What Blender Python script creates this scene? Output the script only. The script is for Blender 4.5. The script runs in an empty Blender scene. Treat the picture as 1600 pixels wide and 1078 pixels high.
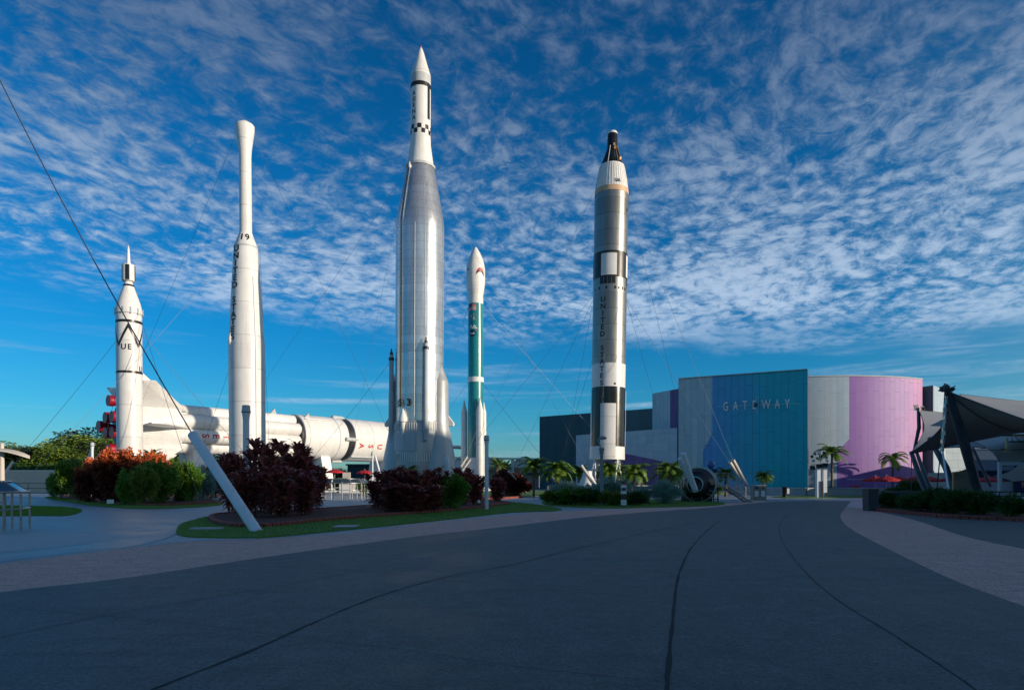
import bpy, bmesh, math, random
import numpy as np
from mathutils import Vector, Matrix
R = math.radians
random.seed(7); rng = np.random.default_rng(7)
S = bpy.context.scene
COL = S.collection

# ------------------------------------------------------------------ camera
CAM_H, HORIZ, FPX = 1.5, 752.0, 1000.0
cam_d = bpy.data.cameras.new('camera'); cam = bpy.data.objects.new('camera', cam_d); COL.objects.link(cam)
cam.location = (0, 0, CAM_H); cam.rotation_euler = (R(90), 0, 0)
cam_d.sensor_width = 36; cam_d.sensor_fit = 'HORIZONTAL'; cam_d.lens = 36 * FPX / 1600
cam_d.shift_y = (HORIZ - 539) / 1600
cam_d.clip_end = 5000; cam_d.clip_start = 0.1
S.camera = cam

# ------------------------------------------------------------------ sun and sky
SUN_AZ, SUN_EL = R(66), R(11.5)          # azimuth measured from behind the camera towards the right
sv = Vector((math.sin(SUN_AZ) * math.cos(SUN_EL), -math.cos(SUN_AZ) * math.cos(SUN_EL), math.sin(SUN_EL)))
sd = bpy.data.lights.new('sun', 'SUN'); sun = bpy.data.objects.new('sun', sd); COL.objects.link(sun)
sd.energy = 2.9; sd.angle = R(0.5); sd.color = (1.0, 0.85, 0.66)
sun.rotation_euler = sv.to_track_quat('Z', 'Y').to_euler()
S.view_settings.view_transform = 'Standard'; S.view_settings.look = 'None'
S.view_settings.exposure = 0.66; S.view_settings.gamma = 1.0

CLOUD_SEED = 3.7
def build_world():
    w = bpy.data.worlds.new('World'); S.world = w; w.use_nodes = True
    nt = w.node_tree; nt.nodes.clear(); N = nt.nodes.new; L = nt.links.new
    out = N('ShaderNodeOutputWorld'); bg = N('ShaderNodeBackground'); bg.inputs[1].default_value = 0.15
    L(bg.outputs[0], out.inputs[0])
    sky = N('ShaderNodeTexSky'); sky.sky_type = 'NISHITA'; sky.sun_disc = False
    sky.sun_elevation = SUN_EL; sky.sun_rotation = math.atan2(sv.x, sv.y)
    sky.air_density = 1.0; sky.dust_density = 0.3; sky.ozone_density = 4.0
    def math_(op, a, b=None, c=None, clamp=False):
        n = N('ShaderNodeMath'); n.operation = op; n.use_clamp = clamp
        for i, v in enumerate((a, b, c)):
            if v is None: continue
            if isinstance(v, (int, float)): n.inputs[i].default_value = v
            else: L(v, n.inputs[i])
        return n.outputs[0]
    def mrange(v, a, b, c=0.0, d=1.0):
        n = N('ShaderNodeMapRange'); n.interpolation_type = 'SMOOTHSTEP'
        L(v, n.inputs[0]); n.inputs[1].default_value = a; n.inputs[2].default_value = b
        n.inputs[3].default_value = c; n.inputs[4].default_value = d
        return n.outputs[0]
    tc = N('ShaderNodeTexCoord'); sep = N('ShaderNodeSeparateXYZ'); L(tc.outputs['Generated'], sep.inputs[0])
    X, Y, Z = sep.outputs
    # grading of the clear sky: deep saturated blue, paler towards the horizon
    hs = N('ShaderNodeHueSaturation'); L(sky.outputs[0], hs.inputs['Color'])
    hs.inputs['Hue'].default_value = 0.492; hs.inputs['Saturation'].default_value = 1.15; hs.inputs['Value'].default_value = 0.70
    tint = N('ShaderNodeMix'); tint.data_type = 'RGBA'; tint.blend_type = 'MULTIPLY'; tint.inputs[0].default_value = 1
    tr = N('ShaderNodeValToRGB'); L(Z, tr.inputs[0]); e = tr.color_ramp.elements
    e[0].position = 0.0; e[0].color = (.42, .60, .74, 1); e[1].position = .62; e[1].color = (.06, .48, .66, 1)
    for p_, c_ in ((.10, (.20, .64, .80)), (.22, (.07, .62, .84)), (.40, (.06, .60, .82))):
        q = e.new(p_); q.color = (*c_, 1)
    # the half of the sky round the sun is whiter and warmer
    sd_ = math_('ADD', math_('MULTIPLY', X, math.sin(SUN_AZ)), math_('MULTIPLY', Y, -math.cos(SUN_AZ)))
    warm = N('ShaderNodeMix'); warm.data_type = 'RGBA'; L(mrange(sd_, -0.05, 0.75), warm.inputs[0]); L(tr.outputs[0], warm.inputs[6]); warm.inputs[7].default_value = (1.0, .86, .74, 1)
    L(hs.outputs[0], tint.inputs[6]); L(warm.outputs[2], tint.inputs[7])
    clear = tint.outputs[2]
    zz = math_('ADD', math_('MAXIMUM', Z, 0.0), 0.10)
    U = math_('DIVIDE', X, zz); V = math_('DIVIDE', Y, zz)
    def rot(a, sx, sy, U=U, V=V):
        c = N('ShaderNodeCombineXYZ')
        L(math_('MULTIPLY', math_('SUBTRACT', math_('MULTIPLY', U, math.cos(a)), math_('MULTIPLY', V, math.sin(a))), sx), c.inputs[0])
        L(math_('MULTIPLY', math_('ADD', math_('MULTIPLY', U, math.sin(a)), math_('MULTIPLY', V, math.cos(a))), sy), c.inputs[1])
        return c.outputs[0]
    base = rot(R(30), 1.0, 1.0)
    def noise(scale, det, rough, dist, vec=None, off=0.0):
        n = N('ShaderNodeTexNoise'); n.inputs['Scale'].default_value = scale; n.inputs['Detail'].default_value = det
        n.inputs['Roughness'].default_value = rough; n.inputs['Distortion'].default_value = dist
        ad = N('ShaderNodeVectorMath'); ad.operation = 'ADD'; L(vec or base, ad.inputs[0]); ad.inputs[1].default_value = (off, off * .7, 3.1)
        L(ad.outputs[0], n.inputs['Vector']); return n.outputs[0]
    # gentle warp so that the rows of cloudlets wander
    wn = N('ShaderNodeTexNoise'); wn.inputs['Scale'].default_value = 1.3; wn.inputs['Detail'].default_value = 2; L(base, wn.inputs['Vector'])
    wv = N('ShaderNodeVectorMath'); wv.operation = 'MULTIPLY_ADD'; L(wn.outputs['Color'], wv.inputs[0]); wv.inputs[1].default_value = (.24, .24, 0); L(base, wv.inputs[2])
    st2 = N('ShaderNodeVectorMath'); st2.operation = 'MULTIPLY'; L(wv.outputs[0], st2.inputs[0]); st2.inputs[1].default_value = (1.0, .80, 1)
    vo = N('ShaderNodeTexVoronoi'); vo.feature = 'SMOOTH_F1'; vo.inputs['Scale'].default_value = 19.0; vo.inputs['Smoothness'].default_value = .8; L(st2.outputs[0], vo.inputs['Vector'])
    cells = math_('SUBTRACT', 1.02, math_('MULTIPLY', vo.outputs['Distance'], 1.55))
    puff = noise(21.0, 8, 0.66, 0.5, vec=st2.outputs[0], off=2.2)
    fine = noise(55.0, 4, 0.6, 0.3, vec=st2.outputs[0], off=5.3)
    big = noise(0.75, 3, 0.5, 0.4, off=CLOUD_SEED)
    mid = noise(2.3, 3, 0.55, 0.3, off=31.0)
    dens = math_('ADD', math_('MULTIPLY', cells, 0.17), math_('ADD', math_('MULTIPLY', puff, 0.66), math_('MULTIPLY', fine, 0.20)))
    az = math_('DIVIDE', X, math_('MAXIMUM', math_('SQRT', math_('ADD', math_('MULTIPLY', X, X), math_('MULTIPLY', Y, Y))), 0.01))
    right = mrange(az, -0.50, 0.35, 0.075, 0.18)
    low = mrange(math_('ADD', math_('ADD', Z, math_('MULTIPLY', math_('SUBTRACT', mid, 0.5), 0.09)), math_('MULTIPLY', az, .05)), 0.195, 0.27)
    cov = math_('ADD', math_('MULTIPLY', math_('SUBTRACT', big, 0.5), 0.58), math_('ADD', math_('MULTIPLY', math_('SUBTRACT', mid, 0.5), 0.36), right))
    c0 = math_('ADD', dens, cov)
    amount = math_('MULTIPLY', mrange(c0, 0.435, 0.75), low)
    # thin stratus streaks near the horizon
    cb2 = N('ShaderNodeCombineXYZ'); L(math_('MULTIPLY', X, 1.6), cb2.inputs[0]); L(math_('MULTIPLY', Y, 1.6), cb2.inputs[1]); L(math_('MULTIPLY', Z, 26), cb2.inputs[2])
    st = noise(1.7, 5, 0.6, 0.5, vec=cb2.outputs[0], off=8.8)
    streak = math_('MULTIPLY', mrange(math_('ADD', st, math_('MULTIPLY', az, .08)), 0.50, 0.74), mrange(Z, 0.26, 0.16, 0.0, 0.42))
    streak = math_('MULTIPLY', streak, mrange(Z, 0.0, 0.03))
    total = math_('MAXIMUM', math_('MULTIPLY', amount, 0.80), streak)
    cr = N('ShaderNodeValToRGB'); L(c0, cr.inputs[0])
    cr.color_ramp.elements[0].position = 0.50; cr.color_ramp.elements[0].color = (1.1, 1.8, 2.7, 1)
    cr.color_ramp.elements[1].position = 0.80; cr.color_ramp.elements[1].color = (2.25, 2.85, 3.65, 1)
    el = mrange(Z, 0.22, 0.58, 1.0, 0.30)
    tn = N('ShaderNodeCombineXYZ'); L(mrange(Z, 0.22, 0.58, 1.0, 0.24), tn.inputs[0]); L(mrange(Z, 0.22, 0.58, 1.0, 0.30), tn.inputs[1]); L(mrange(Z, 0.22, 0.58, 1.0, 0.40), tn.inputs[2])
    dk = N('ShaderNodeVectorMath'); dk.operation = 'MULTIPLY'; L(cr.outputs[0], dk.inputs[0]); L(tn.outputs[0], dk.inputs[1])
    mx = N('ShaderNodeMix'); mx.data_type = 'RGBA'; L(total, mx.inputs[0]); L(clear, mx.inputs[6]); L(dk.outputs[0], mx.inputs[7])
    L(mx.outputs[2], bg.inputs[0])
build_world()

# ------------------------------------------------------------------ helpers
def P(px, py, d):                        # a point seen at pixel px,py of the photo, d metres away
    return Vector(((px - 800) / FPX * d, d, CAM_H + (HORIZ - py) / FPX * d))
def G(px, py):                           # the ground point under that pixel
    d = CAM_H * FPX / (py - HORIZ)
    return ((px - 800) / FPX * d, d)
def D(py): return CAM_H * FPX / (py - HORIZ)

def link(o, parent=None):
    COL.objects.link(o)
    if parent is not None: o.parent = parent
    return o
def tag(o, label=None, cat=None, group=None, kind=None):
    if label: o['label'] = label
    if cat: o['category'] = cat
    if group: o['group'] = group
    if kind: o['kind'] = kind
    return o
def empty(name, loc, label=None, cat=None, group=None, rz=0.0, ry=0.0):
    o = bpy.data.objects.new(name, None); o.empty_display_size = .3; COL.objects.link(o)
    o.location = loc; o.rotation_euler = (0, ry, rz)
    return tag(o, label, cat, group)
def copy_tree(o, parent=None):
    c = o.copy(); COL.objects.link(c); c.parent = parent
    for ch in list(o.children): copy_tree(ch, c)
    return c

class MB:
    def __init__(s): s.v = []; s.f = []
    def add(s, vs, fs):
        b = len(s.v); s.v += [tuple(v) for v in vs]; s.f += [tuple(b + i for i in f) for f in fs]; return s
    def box(s, c, size, rz=0.0, M=None):
        hx, hy, hz = size[0] / 2, size[1] / 2, size[2] / 2
        vs = [Vector((x, y, z)) for x in (-hx, hx) for y in (-hy, hy) for z in (-hz, hz)]
        m = M or Matrix.Rotation(rz, 4, 'Z')
        vs = [(m @ v) + Vector(c) for v in vs]
        return s.add(vs, [(0, 1, 3, 2), (4, 6, 7, 5), (0, 4, 5, 1), (2, 3, 7, 6), (0, 2, 6, 4), (1, 5, 7, 3)])
    def beam(s, a, b, w, h):
        a, b = Vector(a), Vector(b); d = b - a; q = d.to_track_quat('X', 'Z').to_matrix().to_4x4()
        return s.box((a + b) / 2, (d.length, w, h), M=q)
    def tube(s, pts, r, seg=8, cap=True):
        pts = [Vector(p) for p in pts]; n = len(pts); rs = r if isinstance(r, (list, tuple)) else [r] * n
        b = len(s.v); up = None
        for i, p in enumerate(pts):
            t = (pts[min(i + 1, n - 1)] - pts[max(i - 1, 0)]).normalized()
            if up is None: up = t.orthogonal().normalized()
            up = (up - t * up.dot(t)).normalized(); w = t.cross(up)
            for k in range(seg):
                a = 2 * math.pi * k / seg
                s.v.append(tuple(p + (up * math.cos(a) + w * math.sin(a)) * rs[i]))
        for i in range(n - 1):
            for k in range(seg):
                k2 = (k + 1) % seg
                s.f.append((b + i * seg + k, b + i * seg + k2, b + (i + 1) * seg + k2, b + (i + 1) * seg + k))
        if cap:
            s.f.append(tuple(b + k for k in reversed(range(seg)))); s.f.append(tuple(b + (n - 1) * seg + k for k in range(seg)))
        return s
    def lathe(s, prof, seg=48, c=(0, 0), a0=None, a1=None, M=None, cap=True):   # prof: (z, r); angle 0 faces the camera (-y), + to the right
        full = a0 is None; b = len(s.v)
        if full: a0, a1 = -math.pi, math.pi
        n = seg if full else seg + 1
        for z, r in prof:
            for k in range(n):
                a = a0 + (a1 - a0) * k / seg
                p = Vector((c[0] + r * math.sin(a), c[1] - r * math.cos(a), z))
                s.v.append(tuple(M @ p if M else p))
        for i in range(len(prof) - 1):
            for k in range(seg):
                k2 = (k + 1) % n if full else k + 1
                s.f.append((b + i * n + k, b + i * n + k2, b + (i + 1) * n + k2, b + (i + 1) * n + k))
        if full and cap:
            if prof[0][1] > 1e-3: s.f.append(tuple(b + k for k in reversed(range(n))))
            if prof[-1][1] > 1e-3: s.f.append(tuple(b + (len(prof) - 1) * n + k for k in range(n)))
        return s
    def prism(s, poly, vec):             # 3-D polygon extruded by a vector
        vec = Vector(vec); n = len(poly); vs = [Vector(p) for p in poly]; vs = vs + [v + vec for v in vs]
        fs = [tuple(reversed(range(n))), tuple(range(n, 2 * n))] + [(i, (i + 1) % n, n + (i + 1) % n, n + i) for i in range(n)]
        return s.add(vs, fs)
    def build(s, name, m, parent=None, smooth=None, fix=True, uv=None):
        me = bpy.data.meshes.new(name); me.from_pydata(s.v, [], s.f)
        if fix:
            bm = bmesh.new(); bm.from_mesh(me); bmesh.ops.recalc_face_normals(bm, faces=bm.faces); bm.to_mesh(me); bm.free()
        if smooth:
            me.polygons.foreach_set('use_smooth', [True] * len(me.polygons)); me.set_sharp_from_angle(angle=R(smooth))
        me.materials.append(m); me.update()
        return link(bpy.data.objects.new(name, me), parent)

def mesh_np(name, verts, faces, m, parent=None):     # faces: (n,k) array
    me = bpy.data.meshes.new(name); nv = len(verts); nf, k = faces.shape
    me.vertices.add(nv); me.vertices.foreach_set('co', verts.astype(np.float32).ravel())
    me.loops.add(nf * k); me.loops.foreach_set('vertex_index', faces.astype(np.int32).ravel())
    me.polygons.add(nf); me.polygons.foreach_set('loop_start', np.arange(0, nf * k, k, dtype=np.int32))
    me.update(calc_edges=True); me.validate(); me.materials.append(m)
    return link(bpy.data.objects.new(name, me), parent)

# ------------------------------------------------------------------ materials
def newmat(name):
    m = bpy.data.materials.new(name); m.use_nodes = True; nt = m.node_tree
    return m, nt, nt.nodes['Principled BSDF'], nt.nodes.new, nt.links.new
def paint(name, col, rough=0.45, metal=0.0, var=0.12, scale=1.5, streak=0.0, bump=0.0, bscale=60, dirt=(0.25, 0.2, 0.16), coat=0.0, spec=None, panel=0.0):
    m, nt, b, N, L = newmat(name)
    b.inputs['Roughness'].default_value = rough; b.inputs['Metallic'].default_value = metal
    if coat: b.inputs['Coat Weight'].default_value = coat; b.inputs['Coat Roughness'].default_value = 0.12
    if spec is not None: b.inputs['Specular IOR Level'].default_value = spec
    tc = N('ShaderNodeTexCoord'); n = N('ShaderNodeTexNoise'); n.inputs['Scale'].default_value = scale; n.inputs['Detail'].default_value = 6
    L(tc.outputs['Object'], n.inputs['Vector'])
    r = N('ShaderNodeMapRange'); L(n.outputs[0], r.inputs[0]); r.inputs[1].default_value = .3; r.inputs[2].default_value = .7
    r.inputs[3].default_value = 1 - var; r.inputs[4].default_value = 1 + var * .4
    v = N('ShaderNodeVectorMath'); v.operation = 'SCALE'; v.inputs[0].default_value = col[:3]; L(r.outputs[0], v.inputs['Scale'])
    last = v.outputs[0]
    if streak:
        mp = N('ShaderNodeMapping'); mp.inputs['Scale'].default_value = (5, 5, 0.25); L(tc.outputs['Object'], mp.inputs[0])
        n2 = N('ShaderNodeTexNoise'); n2.inputs['Scale'].default_value = 1.6; n2.inputs['Detail'].default_value = 5; L(mp.outputs[0], n2.inputs['Vector'])
        r2 = N('ShaderNodeMapRange'); L(n2.outputs[0], r2.inputs[0]); r2.inputs[1].default_value = .52; r2.inputs[2].default_value = .75; r2.inputs[4].default_value = streak
        mx = N('ShaderNodeMix'); mx.data_type = 'RGBA'; L(r2.outputs[0], mx.inputs[0]); L(last, mx.inputs[6]); mx.inputs[7].default_value = (*dirt, 1); last = mx.outputs[2]
    if panel:
        sp = N('ShaderNodeSeparateXYZ'); L(tc.outputs['Object'], sp.inputs[0])
        dv = N('ShaderNodeMath'); dv.operation = 'DIVIDE'; L(sp.outputs[2], dv.inputs[0]); dv.inputs[1].default_value = panel
        fc = N('ShaderNodeMath'); fc.operation = 'FRACT'; L(dv.outputs[0], fc.inputs[0])
        fl = N('ShaderNodeMath'); fl.operation = 'FLOOR'; L(dv.outputs[0], fl.inputs[0])
        wn = N('ShaderNodeTexWhiteNoise'); wn.noise_dimensions = '1D'; L(fl.outputs[0], wn.inputs['W'])
        j1 = N('ShaderNodeMapRange'); L(fc.outputs[0], j1.inputs[0]); j1.inputs[1].default_value = .012; j1.inputs[2].default_value = .035; j1.inputs[3].default_value = .72; j1.inputs[4].default_value = 1
        j2 = N('ShaderNodeMapRange'); L(wn.outputs['Value'], j2.inputs[0]); j2.inputs[3].default_value = .93; j2.inputs[4].default_value = 1.0
        j3 = N('ShaderNodeMath'); j3.operation = 'MULTIPLY'; L(j1.outputs[0], j3.inputs[0]); L(j2.outputs[0], j3.inputs[1])
        vj = N('ShaderNodeVectorMath'); vj.operation = 'SCALE'; L(last, vj.inputs[0]); L(j3.outputs[0], vj.inputs['Scale']); last = vj.outputs[0]
    L(last, b.inputs['Base Color'])
    rr = N('ShaderNodeMapRange'); L(n.outputs[0], rr.inputs[0]); rr.inputs[3].default_value = max(0, rough - .08); rr.inputs[4].default_value = min(1, rough + .1); L(rr.outputs[0], b.inputs['Roughness'])
    if bump:
        n3 = N('ShaderNodeTexNoise'); n3.inputs['Scale'].default_value = bscale; n3.inputs['Detail'].default_value = 4; L(tc.outputs['Object'], n3.inputs['Vector'])
        bp = N('ShaderNodeBump'); bp.inputs['Strength'].default_value = bump; bp.inputs['Distance'].default_value = .02; L(n3.outputs[0], bp.inputs['Height']); L(bp.outputs[0], b.inputs['Normal'])
    return m
def foliage(name, c0, c1, c2=None, rough=0.5, top=None, trans=0.15):
    m, nt, b, N, L = newmat(name)
    g = N('ShaderNodeNewGeometry'); r = N('ShaderNodeValToRGB'); L(g.outputs['Random Per Island'], r.inputs[0])
    r.color_ramp.elements[0].color = (*c0, 1); r.color_ramp.elements[1].color = (*c1, 1)
    if c2: e = r.color_ramp.elements.new(0.8); e.color = (*c1, 1); r.color_ramp.elements[-1].color = (*c2, 1)
    last = r.outputs[0]
    if top:                               # another colour mixed in towards the top of the plant (height in the plant's own frame)
        tc = N('ShaderNodeTexCoord'); sp = N('ShaderNodeSeparateXYZ'); L(tc.outputs['Object'], sp.inputs[0])
        ad = N('ShaderNodeMath'); ad.operation = 'MULTIPLY_ADD'; L(g.outputs['Random Per Island'], ad.inputs[0]); ad.inputs[1].default_value = .5; L(sp.outputs[2], ad.inputs[2])
        mr = N('ShaderNodeMapRange'); L(ad.outputs[0], mr.inputs[0]); mr.inputs[1].default_value = top[1]; mr.inputs[2].default_value = top[2]
        mx = N('ShaderNodeMix'); mx.data_type = 'RGBA'; L(mr.outputs[0], mx.inputs[0]); L(last, mx.inputs[6]); mx.inputs[7].default_value = (*top[0], 1); last = mx.outputs[2]
    L(last, b.inputs['Base Color']); b.inputs['Roughness'].default_value = rough
    tr = N('ShaderNodeBsdfTranslucent'); L(last, tr.inputs[0]); ms = N('ShaderNodeMixShader'); ms.inputs[0].default_value = trans
    L(b.outputs[0], ms.inputs[1]); L(tr.outputs[0], ms.inputs[2]); L(ms.outputs[0], nt.nodes['Material Output'].inputs[0])
    return m
def ground_mat(name, c0, c1, scale=0.6, fine=60, finev=0.25, rough=0.85, bump=0.3, speck=None, sheen=None, blot=0.0):
    m, nt, b, N, L = newmat(name); tc = N('ShaderNodeTexCoord')
    n = N('ShaderNodeTexNoise'); n.inputs['Scale'].default_value = scale; n.inputs['Detail'].default_value = 8; n.inputs['Roughness'].default_value = .62; L(tc.outputs['Object'], n.inputs['Vector'])
    r = N('ShaderNodeValToRGB'); L(n.outputs[0], r.inputs[0]); r.color_ramp.elements[0].position = .32; r.color_ramp.elements[1].position = .68
    r.color_ramp.elements[0].color = (*c0, 1); r.color_ramp.elements[1].color = (*c1, 1)
    f = N('ShaderNodeTexNoise'); f.inputs['Scale'].default_value = fine; f.inputs['Detail'].default_value = 3; L(tc.outputs['Object'], f.inputs['Vector'])
    fr = N('ShaderNodeMapRange'); L(f.outputs[0], fr.inputs[0]); fr.inputs[1].default_value = .3; fr.inputs[2].default_value = .7; fr.inputs[3].default_value = 1 - finev; fr.inputs[4].default_value = 1 + finev
    v = N('ShaderNodeVectorMath'); v.operation = 'SCALE'; L(r.outputs[0], v.inputs[0]); L(fr.outputs[0], v.inputs['Scale']); last = v.outputs[0]
    if speck:
        vo = N('ShaderNodeTexVoronoi'); vo.inputs['Scale'].default_value = speck[0]; L(tc.outputs['Object'], vo.inputs['Vector'])
        vr = N('ShaderNodeValToRGB'); L(vo.outputs['Color'], vr.inputs[0]); vr.color_ramp.elements[0].color = (*speck[1], 1); vr.color_ramp.elements[1].color = (*speck[2], 1)
        mx = N('ShaderNodeMix'); mx.data_type = 'RGBA'; mx.inputs[0].default_value = .55; L(last, mx.inputs[6]); L(vr.outputs[0], mx.inputs[7]); last = mx.outputs[2]
    if blot:                              # trodden blotches, gum spots and drag marks
        b1 = N('ShaderNodeTexNoise'); b1.inputs['Scale'].default_value = 2.6; b1.inputs['Detail'].default_value = 9; b1.inputs['Roughness'].default_value = .7; b1.inputs['Distortion'].default_value = .6; L(tc.outputs['Object'], b1.inputs['Vector'])
        m1 = N('ShaderNodeMapRange'); L(b1.outputs[0], m1.inputs[0]); m1.inputs[1].default_value = .35; m1.inputs[2].default_value = .68; m1.inputs[3].default_value = 1 + blot * .5; m1.inputs[4].default_value = 1 - blot
        b2 = N('ShaderNodeTexVoronoi'); b2.inputs['Scale'].default_value = 1.7; L(tc.outputs['Object'], b2.inputs['Vector'])
        m2_ = N('ShaderNodeMapRange'); L(b2.outputs['Distance'], m2_.inputs[0]); m2_.inputs[1].default_value = .035; m2_.inputs[2].default_value = .06; m2_.inputs[3].default_value = .62; m2_.inputs[4].default_value = 1
        mp_ = N('ShaderNodeMapping'); mp_.inputs['Scale'].default_value = (.35, 3.5, 1); mp_.inputs['Rotation'].default_value = (0, 0, .5); L(tc.outputs['Object'], mp_.inputs[0])
        b3 = N('ShaderNodeTexNoise'); b3.inputs['Scale'].default_value = 1.2; b3.inputs['Detail'].default_value = 6; L(mp_.outputs[0], b3.inputs['Vector'])
        m3 = N('ShaderNodeMapRange'); L(b3.outputs[0], m3.inputs[0]); m3.inputs[1].default_value = .5; m3.inputs[2].default_value = .75; m3.inputs[3].default_value = 1; m3.inputs[4].default_value = 1 - blot * .6
        k1 = N('ShaderNodeMath'); k1.operation = 'MULTIPLY'; L(m1.outputs[0], k1.inputs[0]); L(m2_.outputs[0], k1.inputs[1])
        k2 = N('ShaderNodeMath'); k2.operation = 'MULTIPLY'; L(k1.outputs[0], k2.inputs[0]); L(m3.outputs[0], k2.inputs[1])
        vv = N('ShaderNodeVectorMath'); vv.operation = 'SCALE'; L(last, vv.inputs[0]); L(k2.outputs[0], vv.inputs['Scale']); last = vv.outputs[0]
    L(last, b.inputs['Base Color'])
    rr = N('ShaderNodeMapRange'); L(n.outputs[0], rr.inputs[0]); rr.inputs[1].default_value = .3; rr.inputs[2].default_value = .7
    rr.inputs[3].default_value = (sheen if sheen else rough - .1); rr.inputs[4].default_value = rough; L(rr.outputs[0], b.inputs['Roughness'])
    bp = N('ShaderNodeBump'); bp.inputs['Strength'].default_value = bump; bp.inputs['Distance'].default_value = .01; L(f.outputs[0], bp.inputs['Height']); L(bp.outputs[0], b.inputs['Normal'])
    return m
def cladding(name, colA, colB, grad=None, w=4.2, h=0.95, horizontal=False, seam=(0.10, 0.13, 0.16), rough=0.55, metal=0.0, seamw=0.018, k=1.0):
    """metal panels; the mesh has a UV in metres: u along the wall, v up"""
    m, nt, b, N, L = newmat(name); uv = N('ShaderNodeUVMap'); uv.uv_map = 'm'
    sp = N('ShaderNodeSeparateXYZ'); L(uv.outputs[0], sp.inputs[0]); cb = N('ShaderNodeCombineXYZ')
    if horizontal: L(sp.outputs[0], cb.inputs[0]); L(sp.outputs[1], cb.inputs[1])
    else: L(sp.outputs[1], cb.inputs[0]); L(sp.outputs[0], cb.inputs[1])
    br = N('ShaderNodeTexBrick'); L(cb.outputs[0], br.inputs['Vector']); br.inputs['Scale'].default_value = 1
    br.inputs['Brick Width'].default_value = w; br.inputs['Row Height'].default_value = h; br.inputs['Mortar Size'].default_value = seamw; br.inputs['Mortar Smooth'].default_value = .3
    br.offset = 0.37 if not horizontal else 0.0; br.offset_frequency = 2; br.squash = 1.35 if not horizontal else 1; br.squash_frequency = 3
    br.inputs['Color1'].default_value = (0, 0, 0, 1); br.inputs['Color2'].default_value = (1, 1, 1, 1); br.inputs['Mortar'].default_value = (0.5, 0.5, 0.5, 1)
    br.inputs['Bias'].default_value = 0
    mx = N('ShaderNodeMix'); mx.data_type = 'RGBA'; L(br.outputs['Color'], mx.inputs[0])
    mx.inputs[6].default_value = (*colA, 1); mx.inputs[7].default_value = (*colB, 1); last = mx.outputs[2]
    if grad:                              # colour grades along the wall: coating hue on teal, put-in shading on pink
        u0, u1, gA, gB, amt = grad
        gr = N('ShaderNodeMapRange'); nz = N('ShaderNodeTexNoise'); nz.inputs['Scale'].default_value = .25; L(uv.outputs[0], nz.inputs['Vector'])
        ad = N('ShaderNodeMath'); ad.operation = 'MULTIPLY_ADD'; L(nz.outputs[0], ad.inputs[0]); ad.inputs[1].default_value = (u1 - u0) * .5; L(sp.outputs[0], ad.inputs[2])
        L(ad.outputs[0], gr.inputs[0]); gr.inputs[1].default_value = u0 + (u1 - u0) * .25; gr.inputs[2].default_value = u1 + (u1 - u0) * .25
        g2 = N('ShaderNodeMix'); g2.data_type = 'RGBA'; L(gr.outputs[0], g2.inputs[0]); g2.inputs[6].default_value = (*gA, 1); g2.inputs[7].default_value = (*gB, 1)
        g3 = N('ShaderNodeMix'); g3.data_type = 'RGBA'; g3.inputs[0].default_value = amt; L(last, g3.inputs[6]); L(g2.outputs[2], g3.inputs[7]); last = g3.outputs[2]
    m2 = N('ShaderNodeMix'); m2.data_type = 'RGBA'; L(br.outputs['Fac'], m2.inputs[0]); L(last, m2.inputs[6]); m2.inputs[7].default_value = (*seam, 1)
    n2 = N('ShaderNodeTexNoise'); n2.inputs['Scale'].default_value = .8; n2.inputs['Detail'].default_value = 6; L(uv.outputs[0], n2.inputs['Vector'])
    r2 = N('ShaderNodeMapRange'); L(n2.outputs[0], r2.inputs[0]); r2.inputs[3].default_value = .86 * k; r2.inputs[4].default_value = 1.1 * k
    v = N('ShaderNodeVectorMath'); v.operation = 'SCALE'; L(m2.outputs[2], v.inputs[0]); L(r2.outputs[0], v.inputs['Scale'])
    L(v.outputs[0], b.inputs['Base Color']); b.inputs['Roughness'].default_value = rough; b.inputs['Metallic'].default_value = metal
    bp = N('ShaderNodeBump'); bp.inputs['Strength'].default_value = .5; bp.inputs['Distance'].default_value = .03; bp.invert = True; L(br.outputs['Fac'], bp.inputs['Height']); L(bp.outputs[0], b.inputs['Normal'])
    return m
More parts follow.
